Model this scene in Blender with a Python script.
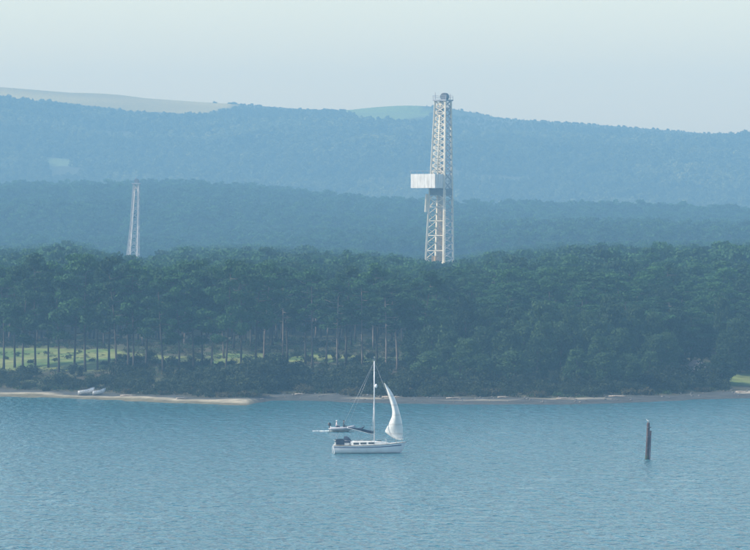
import bpy, math, random
import numpy as np
from mathutils import Vector, Matrix, noise as mnoise

for o in list(bpy.data.objects): bpy.data.objects.remove(o)
scene = bpy.context.scene
col = scene.collection
R = math.radians

# ------------------------------------------------------------------ camera
CAM_H = 25.0
FPX = 5100.0                       # focal length in photo pixels (750 wide)
HORIZON = 240.0                    # photo row of the horizon
cd = bpy.data.cameras.new('camera'); cam = bpy.data.objects.new('camera', cd); col.objects.link(cam)
cd.sensor_width = 36.0; cd.lens = 36.0*FPX/750.0
cd.clip_start = 1.0; cd.clip_end = 30000
cam.location = (0, 0, CAM_H)
cam.rotation_euler = (R(90)-math.atan((275-HORIZON)/FPX), 0, 0)
scene.camera = cam

# ------------------------------------------------------------------ sky, sun, exposure
SUN_EL, SUN_AZ = 42.0, -98.0       # azimuth measured from the view direction (+Y), negative = left
world = bpy.data.worlds.new('World'); scene.world = world; world.use_nodes = True
wn = world.node_tree.nodes; wl = world.node_tree.links; wn.clear()
sky = wn.new('ShaderNodeTexSky'); sky.sky_type = 'NISHITA'; sky.sun_disc = False
sky.sun_elevation = R(SUN_EL); sky.sun_rotation = R(SUN_AZ)
sky.air_density = 1.10; sky.dust_density = 1.15; sky.ozone_density = 0.0; sky.altitude = 0
bg = wn.new('ShaderNodeBackground'); bg.inputs['Strength'].default_value = 0.15
wo = wn.new('ShaderNodeOutputWorld')
wl.new(sky.outputs[0], bg.inputs[0]); wl.new(bg.outputs[0], wo.inputs[0])
sl = bpy.data.lights.new('sun', 'SUN'); sl.energy = 3.6; sl.angle = R(0.6); sl.color = (1.0, 0.95, 0.86)
so = bpy.data.objects.new('sun', sl); col.objects.link(so)
sd = Vector((math.sin(R(SUN_AZ))*math.cos(R(SUN_EL)), math.cos(R(SUN_AZ))*math.cos(R(SUN_EL)), math.sin(R(SUN_EL))))
so.rotation_euler = sd.to_track_quat('Z', 'Y').to_euler(); so.location = (0, 0, 300)
scene.view_settings.view_transform = 'Standard'; scene.view_settings.look = 'None'
scene.view_settings.exposure = 0.74; scene.view_settings.gamma = 1.0
HAZE_DENSITY = 3.2e-4
HAZE_COLOR = (0.27, 0.570, 0.85)
HAZE_ABSORB = (0.16, 0.12, 0.0)      # blue light is thinned out faster than red

rnd = random.Random(11)
nrng = np.random.default_rng(5)

# ------------------------------------------------------------------ helpers
def at(px, py, D):
    return Vector(((px-375)*D/FPX, D, CAM_H+(HORIZON-py)*D/FPX))

def tag(o, label=None, cat=None, group=None, kind=None):
    if label: o['label'] = label
    if cat: o['category'] = cat
    if group: o['group'] = group
    if kind: o['kind'] = kind
    return o

def empty(name, loc=(0, 0, 0), rz=0):
    o = bpy.data.objects.new(name, None); col.objects.link(o)
    o.location = loc; o.rotation_euler = (0, 0, rz); o.empty_display_size = 0.3
    return o

class MB:
    def __init__(s): s.v = []; s.f = []; s.sm = []
    def add(s, vs, fs, smooth=False):
        n = len(s.v); s.v += [tuple(p) for p in vs]
        s.f += [tuple(i+n for i in f) for f in fs]; s.sm += [smooth]*len(fs); return s
    def box(s, c, size, rz=0, rot=None):
        c = Vector(c); hx, hy, hz = [q/2 for q in size]
        m = rot if rot is not None else Matrix.Rotation(rz, 3, 'Z')
        vs = [c+m@Vector((x*hx, y*hy, z*hz)) for z in (-1, 1) for y in (-1, 1) for x in (-1, 1)]
        return s.add(vs, [(0,2,3,1),(4,5,7,6),(0,1,5,4),(2,6,7,3),(0,4,6,2),(1,3,7,5)])
    def tube(s, pts, rad, n=8, cap=True, smooth=True):
        pts = [Vector(p) for p in pts]
        if not hasattr(rad, '__len__'): rad = [rad]*len(pts)
        vs = []
        for i, p in enumerate(pts):
            d = (pts[min(i+1, len(pts)-1)]-pts[max(i-1, 0)]).normalized()
            a = Vector((0, 0, 1)) if abs(d.z) < 0.9 else Vector((1, 0, 0))
            u = d.cross(a).normalized(); w = d.cross(u).normalized()
            for k in range(n):
                t = 2*math.pi*k/n
                vs.append(p+(u*math.cos(t)+w*math.sin(t))*rad[i])
        fs = [(i*n+k, i*n+(k+1) % n, (i+1)*n+(k+1) % n, (i+1)*n+k) for i in range(len(pts)-1) for k in range(n)]
        if cap:
            fs.append(tuple(range(n))[::-1]); fs.append(tuple((len(pts)-1)*n+k for k in range(n)))
        return s.add(vs, fs, smooth)
    def bar(s, a, b, w, h=None):
        a, b = Vector(a), Vector(b); h = h or w; d = b-a
        q = d.to_track_quat('Z', 'Y').to_matrix()
        return s.box((a+b)/2, (w, h, d.length), rot=q)
    def loft(s, rings, closed=True, caps=True, smooth=True):
        n = len(rings[0]); vs = [p for r in rings for p in r]
        kk = n if closed else n-1
        fs = [(i*n+k, i*n+(k+1) % n, (i+1)*n+(k+1) % n, (i+1)*n+k) for i in range(len(rings)-1) for k in range(kk)]
        if caps:
            fs.append(tuple(range(n))[::-1]); fs.append(tuple((len(rings)-1)*n+k for k in range(n)))
        return s.add(vs, fs, smooth)
    def ball(s, c, r, seg=10, ring=7, rot=None):
        c = Vector(c); r = (r, r, r) if not hasattr(r, '__len__') else r
        vs = []
        for i in range(ring+1):
            ph = math.pi*i/ring
            for k in range(seg):
                t = 2*math.pi*k/seg
                p = Vector((r[0]*math.sin(ph)*math.cos(t), r[1]*math.sin(ph)*math.sin(t), r[2]*math.cos(ph)))
                if rot is not None: p = rot@p
                vs.append(c+p)
        fs = [(i*seg+k, (i+1)*seg+k, (i+1)*seg+(k+1) % seg, i*seg+(k+1) % seg) for i in range(ring) for k in range(seg)]
        return s.add(vs, fs, True)
    def mesh(s, name, mat):
        me = bpy.data.meshes.new(name); me.from_pydata(s.v, [], s.f)
        me.polygons.foreach_set('use_smooth', s.sm)
        if mat: me.materials.append(mat)
        me.validate(); me.update(); return me
    def build(s, name, mat, parent=None):
        o = bpy.data.objects.new(name, s.mesh(name, mat)); col.objects.link(o)
        if parent: o.parent = parent
        return o

def np_mesh(name, V, F, mat, smooth=False):
    V = np.asarray(V, dtype=np.float32); F = np.asarray(F, dtype=np.int32); k = F.shape[1]
    me = bpy.data.meshes.new(name)
    me.vertices.add(len(V)); me.vertices.foreach_set('co', V.ravel())
    me.loops.add(F.size); me.loops.foreach_set('vertex_index', F.ravel())
    me.polygons.add(len(F)); me.polygons.foreach_set('loop_start', np.arange(0, F.size, k, dtype=np.int32))
    me.polygons.foreach_set('use_smooth', np.full(len(F), smooth))
    if mat: me.materials.append(mat)
    me.update(calc_edges=True); return me

# ------------------------------------------------------------------ materials
def new_mat(name):
    m = bpy.data.materials.new(name); m.use_nodes = True
    nt = m.node_tree; b = nt.nodes['Principled BSDF']
    return m, nt, b

def mottled(name, c1, c2, scale=3.0, rough=0.7, bump=0.0, metallic=0.0, stretch=(1, 1, 1), detail=4):
    m, nt, b = new_mat(name); N, L = nt.nodes, nt.links
    tc = N.new('ShaderNodeTexCoord'); mp = N.new('ShaderNodeMapping'); mp.inputs['Scale'].default_value = stretch
    L.new(tc.outputs['Object'], mp.inputs[0])
    nz = N.new('ShaderNodeTexNoise'); nz.inputs['Scale'].default_value = scale; nz.inputs['Detail'].default_value = detail
    L.new(mp.outputs[0], nz.inputs['Vector'])
    cr = N.new('ShaderNodeValToRGB'); cr.color_ramp.elements[0].position = 0.35; cr.color_ramp.elements[1].position = 0.66
    cr.color_ramp.elements[0].color = (*c1, 1); cr.color_ramp.elements[1].color = (*c2, 1)
    L.new(nz.outputs['Fac'], cr.inputs[0]); L.new(cr.outputs[0], b.inputs['Base Color'])
    b.inputs['Roughness'].default_value = rough; b.inputs['Metallic'].default_value = metallic
    if bump:
        bp = N.new('ShaderNodeBump'); bp.inputs['Strength'].default_value = bump; bp.inputs['Distance'].default_value = 0.05
        L.new(nz.outputs['Fac'], bp.inputs['Height']); L.new(bp.outputs[0], b.inputs['Normal'])
    return m

def leaf_mat(name, ca, cb, trans=0.25):
    """foliage: base colour varies from plant to plant and from clump to clump"""
    m, nt, b = new_mat(name); N, L = nt.nodes, nt.links
    oi = N.new('ShaderNodeObjectInfo'); ge = N.new('ShaderNodeTexCoord')
    nz = N.new('ShaderNodeTexNoise'); nz.inputs['Scale'].default_value = 0.9; nz.inputs['Detail'].default_value = 3
    L.new(ge.outputs['Object'], nz.inputs['Vector'])
    ad = N.new('ShaderNodeMath'); ad.operation = 'MULTIPLY_ADD'; ad.inputs[1].default_value = 0.7
    L.new(oi.outputs['Random'], ad.inputs[0])
    sb = N.new('ShaderNodeMath'); sb.operation = 'MULTIPLY'; sb.inputs[1].default_value = 0.55
    L.new(nz.outputs['Fac'], sb.inputs[0]); L.new(sb.outputs[0], ad.inputs[2])
    cr = N.new('ShaderNodeValToRGB'); cr.color_ramp.elements[0].position = 0.15; cr.color_ramp.elements[1].position = 1.0
    cr.color_ramp.elements[0].color = (*ca, 1); cr.color_ramp.elements[1].color = (*cb, 1)
    L.new(ad.outputs[0], cr.inputs[0]); L.new(cr.outputs[0], b.inputs['Base Color'])
    b.inputs['Roughness'].default_value = 0.7
    b.inputs['Specular IOR Level'].default_value = 0.2
    tr = N.new('ShaderNodeBsdfTranslucent'); L.new(cr.outputs[0], tr.inputs[0])
    mx = N.new('ShaderNodeMixShader'); mx.inputs[0].default_value = trans
    L.new(b.outputs[0], mx.inputs[1]); L.new(tr.outputs[0], mx.inputs[2])
    L.new(mx.outputs[0], N['Material Output'].inputs[0])
    return m

M = {}
M['pine_leaf'] = leaf_mat('pine_needles', (0.009, 0.028, 0.012), (0.040, 0.112, 0.032))
M['broad_leaf'] = leaf_mat('broad_leaves', (0.012, 0.033, 0.014), (0.045, 0.092, 0.031))
M['shrub_leaf'] = leaf_mat('shrub_leaves', (0.012, 0.023, 0.012), (0.036, 0.054, 0.022))
M['gorse_leaf'] = leaf_mat('dry_scrub', (0.035, 0.035, 0.018), (0.085, 0.078, 0.036))
M['far_leaf'] = leaf_mat('far_wood_leaves', (0.045, 0.060, 0.024), (0.12, 0.145, 0.05))
M['pale_leaf'] = leaf_mat('pale_wood_leaves', (0.11, 0.14, 0.055), (0.20, 0.22, 0.085))
M['bark'] = mottled('pine_bark', (0.030, 0.026, 0.022), (0.075, 0.058, 0.046), 2.5, 0.9, 0.4, stretch=(1, 1, 0.3))
M['bark_pale'] = mottled('pale_bark', (0.09, 0.072, 0.06), (0.20, 0.16, 0.13), 2.5, 0.9, 0.4, stretch=(1, 1, 0.3))
M['white_steel'] = mottled('white_painted_steel', (0.62, 0.62, 0.60), (0.80, 0.80, 0.78), 0.6, 0.5)
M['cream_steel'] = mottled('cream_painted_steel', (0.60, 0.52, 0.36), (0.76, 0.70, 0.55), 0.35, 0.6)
M['mast_steel'] = mottled('weathered_pale_steel', (0.36, 0.335, 0.30), (0.48, 0.455, 0.42), 0.6, 0.6)
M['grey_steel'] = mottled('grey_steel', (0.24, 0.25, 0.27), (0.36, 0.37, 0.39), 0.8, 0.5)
M['dark_steel'] = mottled('dark_steel', (0.05, 0.055, 0.065), (0.10, 0.10, 0.11), 1.0, 0.5)
M['ochre_steel'] = mottled('ochre_steel', (0.42, 0.26, 0.09), (0.55, 0.36, 0.14), 1.0, 0.55)
M['sheet'] = mottled('white_cladding_sheet', (0.56, 0.55, 0.50), (0.82, 0.82, 0.78), 1.3, 0.55, stretch=(1, 1, 0.2))
M['grp'] = mottled('white_hull_gelcoat', (0.60, 0.62, 0.64), (0.72, 0.74, 0.75), 0.8, 0.25)
M['deck'] = mottled('deck_gelcoat', (0.66, 0.66, 0.62), (0.76, 0.76, 0.72), 1.5, 0.5)
M['navy'] = mottled('navy_canvas', (0.010, 0.020, 0.045), (0.022, 0.038, 0.075), 3.0, 0.85, 0.3)
M['stripe'] = mottled('blue_stripe', (0.02, 0.04, 0.12), (0.03, 0.055, 0.15), 2, 0.35)
M['antifoul'] = mottled('dark_antifouling', (0.02, 0.035, 0.05), (0.04, 0.06, 0.08), 2, 0.7)
M['alloy'] = mottled('mast_alloy', (0.62, 0.63, 0.64), (0.74, 0.75, 0.76), 1.2, 0.35)
M['wire'] = mottled('stainless_wire', (0.4, 0.41, 0.42), (0.55, 0.56, 0.57), 2, 0.35, metallic=0.6)
M['glass'] = mottled('smoked_window', (0.012, 0.016, 0.02), (0.025, 0.03, 0.035), 2, 0.08)
M['teak'] = mottled('weathered_teak', (0.16, 0.11, 0.07), (0.25, 0.18, 0.12), 6, 0.7, stretch=(0.2, 1, 1))
M['tyre_black'] = mottled('black_plastic', (0.012, 0.012, 0.014), (0.03, 0.03, 0.034), 4, 0.45)
M['rib_grey'] = mottled('grey_hypalon', (0.28, 0.29, 0.31), (0.38, 0.39, 0.41), 3, 0.6)
M['timber'] = mottled('wet_dark_timber', (0.045, 0.026, 0.026), (0.10, 0.062, 0.058), 3, 0.8, 0.5, stretch=(1, 1, 0.25))
M['timber2'] = mottled('bleached_timber', (0.10, 0.075, 0.095), (0.20, 0.16, 0.19), 3, 0.85, 0.5, stretch=(1, 1, 0.25))
M['weed'] = mottled('weed_growth', (0.015, 0.022, 0.012), (0.035, 0.045, 0.02), 8, 0.9, 0.5)
M['white_paint'] = mottled('white_paint', (0.72, 0.73, 0.73), (0.82, 0.82, 0.82), 2, 0.4)
M['gull_white'] = mottled('white_feathers', (0.72, 0.72, 0.71), (0.82, 0.82, 0.80), 6, 0.8)
M['gull_grey'] = mottled('grey_feathers', (0.30, 0.32, 0.35), (0.42, 0.44, 0.46), 6, 0.8)
M['beak'] = mottled('yellow_beak', (0.55, 0.36, 0.05), (0.65, 0.45, 0.08), 6, 0.5)
M['skin'] = mottled('skin', (0.42, 0.25, 0.18), (0.52, 0.32, 0.23), 8, 0.55)
M['dark_cloth'] = mottled('dark_cloth', (0.012, 0.014, 0.022), (0.03, 0.032, 0.045), 8, 0.9)
M['pale_cloth'] = mottled('pale_pink_cloth', (0.62, 0.50, 0.50), (0.74, 0.62, 0.62), 8, 0.9)
M['red_cloth'] = mottled('red_cloth', (0.30, 0.04, 0.05), (0.42, 0.06, 0.07), 8, 0.9)
M['jeans'] = mottled('blue_jeans', (0.03, 0.05, 0.10), (0.06, 0.09, 0.16), 8, 0.9)
M['hair'] = mottled('brown_hair', (0.03, 0.02, 0.013), (0.06, 0.04, 0.025), 12, 0.7)
M['hut_wall'] = mottled('pale_pink_render', (0.52, 0.40, 0.38), (0.64, 0.52, 0.49), 1.5, 0.85)
M['hut_roof'] = mottled('slate', (0.10, 0.085, 0.08), (0.17, 0.14, 0.13), 2, 0.8)
M['rock'] = mottled('beach_stone', (0.07, 0.068, 0.064), (0.19, 0.18, 0.165), 3, 0.9, 0.5)
M['drift'] = mottled('driftwood', (0.20, 0.17, 0.14), (0.36, 0.31, 0.26), 3, 0.9, 0.5)

def foam_mat():
    m, nt, b = new_mat('foam'); b.inputs['Base Color'].default_value = (0.82, 0.85, 0.86, 1); b.inputs['Roughness'].default_value = 0.7
    return m
M['foam'] = foam_mat()

def sail_mat():
    m, nt, b = new_mat('sailcloth'); N, L = nt.nodes, nt.links
    tc = N.new('ShaderNodeTexCoord'); wv = N.new('ShaderNodeTexWave'); wv.bands_direction = 'Z'
    wv.inputs['Scale'].default_value = 0.28; wv.inputs['Distortion'].default_value = 1.0
    L.new(tc.outputs['Object'], wv.inputs['Vector'])
    cr = N.new('ShaderNodeValToRGB'); cr.color_ramp.elements[0].color = (0.74, 0.73, 0.70, 1); cr.color_ramp.elements[1].color = (0.86, 0.86, 0.83, 1); cr.color_ramp.elements[1].position = 0.14
    L.new(wv.outputs['Fac'], cr.inputs[0]); L.new(cr.outputs[0], b.inputs['Base Color']); b.inputs['Roughness'].default_value = 0.6
    tr = N.new('ShaderNodeBsdfTranslucent'); L.new(cr.outputs[0], tr.inputs[0])
    mx = N.new('ShaderNodeMixShader'); mx.inputs[0].default_value = 0.35
    L.new(b.outputs[0], mx.inputs[1]); L.new(tr.outputs[0], mx.inputs[2]); L.new(mx.outputs[0], N['Material Output'].inputs[0])
    return m
M['sail'] = sail_mat()

def land_mat():
    m, nt, b = new_mat('shore_ground'); N, L = nt.nodes, nt.links
    at_ = N.new('ShaderNodeVertexColor'); at_.layer_name = 'ground'
    tc = N.new('ShaderNodeTexCoord'); nz = N.new('ShaderNodeTexNoise'); nz.inputs['Scale'].default_value = 0.6; nz.inputs['Detail'].default_value = 6
    L.new(tc.outputs['Object'], nz.inputs['Vector'])
    cr = N.new('ShaderNodeValToRGB'); cr.color_ramp.elements[0].color = (0.6, 0.6, 0.6, 1); cr.color_ramp.elements[1].color = (1.3, 1.3, 1.3, 1)
    cr.color_ramp.elements[0].position = 0.3; cr.color_ramp.elements[1].position = 0.7
    L.new(nz.outputs['Fac'], cr.inputs[0])
    mx = N.new('ShaderNodeMix'); mx.data_type = 'RGBA'; mx.blend_type = 'MULTIPLY'; mx.inputs[0].default_value = 1.0
    L.new(at_.outputs[0], mx.inputs[6]); L.new(cr.outputs[0], mx.inputs[7]); L.new(mx.outputs[2], b.inputs['Base Color'])
    b.inputs['Roughness'].default_value = 0.9; b.inputs['Specular IOR Level'].default_value = 0.2
    return m
M['land'] = land_mat()

def water_mat():
    m, nt, b = new_mat('sea_water'); N, L = nt.nodes, nt.links
    b.inputs['Base Color'].default_value = (0.016, 0.098, 0.122, 1)
    b.inputs['Specular IOR Level'].default_value = 0.34
    b.inputs['Roughness'].default_value = 0.17; b.inputs['IOR'].default_value = 1.333
    tc = N.new('ShaderNodeTexCoord')
    def nz(scale, stretch, detail, rot=0.0):
        mp = N.new('ShaderNodeMapping'); mp.inputs['Scale'].default_value = stretch; mp.inputs['Rotation'].default_value = (0, 0, rot)
        L.new(tc.outputs['Object'], mp.inputs[0])
        t = N.new('ShaderNodeTexNoise'); t.inputs['Scale'].default_value = scale; t.inputs['Detail'].default_value = detail; t.inputs['Roughness'].default_value = 0.55
        L.new(mp.outputs[0], t.inputs['Vector']); return t
    a = nz(0.85, (1.0, 0.40, 1), 2.5, 0.12)
    a2 = nz(0.22, (0.8, 0.6, 1), 3, -0.2)
    c = nz(0.010, (1.0, 0.35, 1), 3, 0.1)       # cat's-paws: rougher and smoother patches
    mr = N.new('ShaderNodeMapRange'); mr.inputs[1].default_value = 0.3; mr.inputs[2].default_value = 0.7; mr.inputs[3].default_value = 0.88; mr.inputs[4].default_value = 1.0
    L.new(c.outputs['Fac'], mr.inputs[0])
    sm = N.new('ShaderNodeMath'); sm.operation = 'MULTIPLY_ADD'; sm.inputs[1].default_value = 0.55
    L.new(a2.outputs['Fac'], sm.inputs[0]); L.new(a.outputs['Fac'], sm.inputs[2])
    bp = N.new('ShaderNodeBump'); bp.inputs["Distance"].default_value = 1.3
    L.new(mr.outputs[0], bp.inputs['Strength']); L.new(sm.outputs[0], bp.inputs['Height'])
    L.new(bp.outputs[0], b.inputs['Normal'])
    return m
M['water'] = water_mat()

# ------------------------------------------------------------------ terrain
SHORE_PX = [-400, 0, 60, 110, 160, 205, 246, 256, 275, 310, 360, 420, 480, 540, 600, 650, 700, 750, 1150]
SHORE_Y  = [394, 396.5, 398, 400, 402.5, 404, 405.5, 403.0, 400.5, 400.5, 403, 404, 404.5, 404.5, 404, 402, 399.5, 398, 395]
def shore_D(px): return FPX*CAM_H/(np.interp(px, SHORE_PX, SHORE_Y)-HORIZON)

def nz2(x, y, s, seed=0.0):
    return mnoise.noise(Vector((x*s+seed*17.3, y*s-seed*9.1, seed)))

def smooth(a, b, t):
    t = min(1, max(0, (t-a)/(b-a))); return t*t*(3-2*t)

RIDGE_PX = [-600, 0, 100, 200, 240, 300, 370, 420, 480, 560, 650, 750, 1400]
RIDGE_Y  = [184, 188, 187, 186, 190, 196, 203, 207, 209, 211, 210, 213, 216]
CREST_PX = [-900, -300, 0, 100, 200, 235, 300, 400, 450, 540, 600, 700, 750, 1100, 1700]
CREST_Y  = [84, 84, 87, 95, 102, 104, 109, 112.5, 116, 121, 125, 133, 137, 152, 165]
D_RIDGE, D_CREST, D_TOE = 2850.0, 4500.0, 3250.0

def land_z(x, D):
    px = 375+x*FPX/max(D, 300.0)
    t = D-shore_D(px)
    if t < 0: return max(-3.0, t*0.05)
    z = np.interp(t, [0, 6, 24, 40, 60, 125, 200], [0, 0.35, 0.95, 2.8, 4.2, 6.7, 7.0])
    if t > 4: z += 0.25*nz2(x, D, 0.08)+0.12*nz2(x, D, 0.3, 2)
    if D > 900:
        z += 1.1*nz2(x, D, 0.02, 9)*smooth(900, 960, D)*(1-smooth(1900, 2300, D))
        far = smooth(440, 560, px)
        z += (far*4.0*smooth(1050, 1500, D)+(0.35+0.65*smooth(200, 330, px))*5.5*smooth(1580, 2050, D))*(1-smooth(2000, 2600, D))
    if D > 2000:
        zr = CAM_H+(HORIZON-np.interp(px, RIDGE_PX, RIDGE_Y))*D_RIDGE/FPX-13.0
        z += (zr-7.0)*smooth(2000, D_RIDGE, D)*(1-0.45*smooth(D_RIDGE+50, D_RIDGE+900, D))
        z += 2.0*nz2(x, D, 0.004, 5)*smooth(2000, 2400, D)
    return float(z)

def hill_z(x, D):
    px = 375+x*FPX/D_CREST
    zc = CAM_H+(HORIZON-np.interp(px, CREST_PX, CREST_Y))*D_CREST/FPX
    if D <= D_CREST:
        s = (D-D_TOE)/(D_CREST-D_TOE)
        f = 0.12*s+0.88*(1-math.cos(math.pi*min(1, max(0, s))**1.0))/2 if s > 0 else 0
        f = 0.55*f+0.45*max(0, s)
    else:
        f = 1-0.6*smooth(D_CREST, 4900, D)
    z = 14+(zc-14)*f
    z += (15*nz2(x*1.6, D, 0.0034, 1)+4*nz2(x, D, 0.011, 3))*min(1, max(0, f))*(1-smooth(0.86, 1.0, f if D < D_CREST else 0.9))
    return float(z)

def in_grass(px, t):
    """the mown clearing behind the shore pines, and the lawn by the right edge"""
    n = 3.5*nz2(px*0.2, t, 0.15, 7)
    if px < 402:
        lo = np.interp(px, [-60, 100, 112, 130, 205, 222, 270, 330, 402], [48, 46, 58, 70, 68, 56, 62, 66, 74])
        hi = np.interp(px, [-60, 105, 135, 200, 225, 300, 402], [104, 100, 88, 84, 100, 90, 84])
        return lo+2.5*n < t < hi+2.5*n
    if 402 <= px < 505: 
        c = np.interp(px, [402, 505], [68, 34]); return abs(t-c) < 7+n
    if px > 728 and 14+n < t < 40+n: return True
    return False

xs_u = np.concatenate([np.linspace(-1, -0.34, 24)[:-1], np.linspace(-0.34, 0.34, 241), np.linspace(0.34, 1, 24)[1:]])
ys = np.concatenate([np.arange(745, 762, 4), np.arange(762, 830, 0.8), np.arange(830, 960, 2.2), np.arange(960, 2000, 40), np.arange(2000, 3420, 40)])
V = []; C = []
for D in ys:
    hw = 0.27*D+30 if D < 1000 else 0.27*D+30
    for u in xs_u:
        x = u*hw if abs(u) <= 0.34 else math.copysign(0.34*hw+((abs(u)-0.34)/0.66)**1.6*(2300), u)
        z = land_z(x, D); V.append((x, D, z))
        px = 375+x*FPX/D; t = D-shore_D(px)
        n = nz2(x, D, 0.12, 4); n2 = nz2(x, D*2.5, 0.05, 6)
        if t < 27:
            # beach: pale sand on the left spit, grey mud to the right with sand streaks
            sand = Vector((0.33, 0.295, 0.215)); mud = Vector((0.056, 0.060, 0.057)); weed = Vector((0.15, 0.135, 0.075))
            left = 1-smooth(246, 262, px)
            w = smooth(2.5, 6.0, t+3*n)*(1-smooth(6.5, 10.5, t+4*n+4*n2))
            st = smooth(0.02, 0.22, n2)*smooth(6, 10, t)*(1-smooth(13, 18, t))*(1-smooth(560, 640, px))*0.8
            k = left*w+(1-left)*st
            base = weed.lerp(mud, 0.3+0.7*(1-left)) if t < 6 else mud
            c = base.lerp(sand, min(1, k))
            if t > 11: c = c.lerp(Vector((0.06, 0.058, 0.035)), smooth(11, 17, t+3*n))
        elif in_grass(px, t):
            c = Vector((0.080, 0.135, 0.036)).lerp(Vector((0.16, 0.18, 0.058)), min(1, max(0, 0.5+1.6*n)))
        else:
            c = Vector((0.060, 0.052, 0.034)).lerp(Vector((0.050, 0.065, 0.028)), min(1, max(0, 0.5+n)))
        if px > 735 and 8 < t < 15: c = Vector((0.30, 0.27, 0.21))
        C.append((*c, 1))
nx, ny = len(xs_u), len(ys)
I = np.arange(nx*ny).reshape(ny, nx)
F = np.stack([I[:-1, :-1].ravel(), I[:-1, 1:].ravel(), I[1:, 1:].ravel(), I[1:, :-1].ravel()], 1)
me = np_mesh('land', V, F, M['land'], True)
ca = me.color_attributes.new('ground', 'FLOAT_COLOR', 'POINT'); ca.data.foreach_set('color', np.array(C, dtype=np.float32).ravel())
land = bpy.data.objects.new('ground', me); col.objects.link(land)
tag(land, 'low wooded shore with sandy beach and grass clearing', kind='structure')

# the chalk ridge behind
def hill_field(x, D):
    """open fields on the ridge, else woodland"""
    px = 375+x*FPX/D; z = hill_z(x, D); py = HORIZON-(z-CAM_H)*FPX/D
    cy = np.interp(375+x*FPX/D_CREST, CREST_PX, CREST_Y)
    w = 2.2*nz2(x, D, 0.009, 8)
    if D > D_CREST: return 1 if px < 225 else (2 if 340 < px < 425 else 0)
    if px < 236 and py-cy < np.interp(px, [-200, 0, 60, 130, 200, 236], [12, 9, 9, 13, 12, 1])+w*0.6: return 1
    if 343+w < px < 428+w*3 and py-cy < np.interp(px, [343, 365, 400, 428], [1, 8, 8, 1])+w*0.6: return 2
    if 44 < px < 96 and abs(py-np.interp(px, [44, 96], [161.5, 164.5])) < np.interp(px, [44, 52, 75, 96], [2.4, 4.0, 3.2, 1.6]): return 3
    return 0
hx = np.linspace(-2500, 2500, 60); hx = np.unique(np.concatenate([hx[np.abs(hx) > 450], np.linspace(-450, 450, 130)]))
hy = np.concatenate([np.linspace(3200, 3450, 6)[:-1], np.linspace(3450, 4540, 160), np.linspace(4560, 4860, 8)])
V = []; C = []
for D in hy:
    for x in hx:
        V.append((x, D, hill_z(x, D) if D > 3210 else 8.0))
        k = hill_field(x, D); n = nz2(x, D, 0.01, 12)
        c = [(0.055, 0.062, 0.030), (0.33, 0.27, 0.075), (0.13, 0.18, 0.035), (0.12, 0.165, 0.065)][k]
        C.append((c[0]*(1+0.25*n), c[1]*(1+0.25*n), c[2]*(1+0.25*n), 1))
nx, ny = len(hx), len(hy); I = np.arange(nx*ny).reshape(ny, nx)
F = np.stack([I[:-1, :-1].ravel(), I[:-1, 1:].ravel(), I[1:, 1:].ravel(), I[1:, :-1].ravel()], 1)
me = np_mesh('hills', V, F, M['land'], True)
ca = me.color_attributes.new('ground', 'FLOAT_COLOR', 'POINT'); ca.data.foreach_set('color', np.array(C, dtype=np.float32).ravel())
hills = bpy.data.objects.new('hills', me); col.objects.link(hills)
tag(hills, 'long wooded ridge with pale open fields along its crest', kind='structure')

# water: fine wavelets as real relief where the camera looks, plain sheet outside
wy = np.concatenate([[-600, -200, 100, 250, 330], np.arange(360, 830, 1.1), [870, 930, 1000]])
wu = np.concatenate([[-1600, -900, -400, -200, -120], np.arange(-85, 85.1, 1.1), [120, 200, 400, 900, 1600]])
gx, gy = np.meshgrid(wu, wy)
gz = np.zeros_like(gx)
inside = (np.abs(gx) < 86) & (gy > 355) & (gy < 835)
for i in range(46):
    lam = nrng.uniform(2.6, 9.0); th = nrng.normal(R(-65), 0.5)
    k = 2*math.pi/lam; a = 0.0018*lam*nrng.uniform(0.4, 1.0)/2.2
    gz += a*np.sin(k*(math.cos(th)*gx+math.sin(th)*gy)+nrng.uniform(0, 6.28))
gz = np.where(inside, gz, 0.0)
nx, ny = len(wu), len(wy); I = np.arange(nx*ny).reshape(ny, nx)
F = np.stack([I[:-1, :-1].ravel(), I[:-1, 1:].ravel(), I[1:, 1:].ravel(), I[1:, :-1].ravel()], 1)
me = np_mesh('water', np.stack([gx.ravel(), gy.ravel(), gz.ravel()], 1), F, M['water'], True)
water = bpy.data.objects.new('water', me); col.objects.link(water)
tag(water, 'rippled blue green harbour water', kind='structure')

# ------------------------------------------------------------------ trees
def leaf_quads(centres, radii, counts, size, rng, flat=0.6):
    """leaf-sized faces spread through ellipsoidal clumps -> verts, faces"""
    Vs = []; Fs = []; n0 = 0
    for c, r, n in zip(centres, radii, counts):
        d = rng.normal(size=(n, 3)); d /= np.linalg.norm(d, axis=1)[:, None]
        rad = rng.uniform(0.25, 1.0, size=(n, 1))**0.5
        p = np.array(c)+d*rad*np.array(r)
        nrm = d*0.7+rng.normal(size=(n, 3))*0.6+np.array([0, 0, 0.35]); nrm /= np.linalg.norm(nrm, axis=1)[:, None]
        a = rng.normal(size=(n, 3)); u = np.cross(nrm, a); u /= np.linalg.norm(u, axis=1)[:, None]; w = np.cross(nrm, u)
        s = size*rng.uniform(0.55, 1.25, size=(n, 1)); e = rng.uniform(0.4, 0.8, size=(n, 1))
        q = np.stack([p-u*s, p-w*s*e+nrm*s*0.15, p+u*s, p+w*s*e+nrm*s*0.1], 1).reshape(-1, 3)
        Vs.append(q); Fs.append(np.arange(n0, n0+4*n).reshape(-1, 4)); n0 += 4*n
    return np.concatenate(Vs), np.concatenate(Fs)

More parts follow.
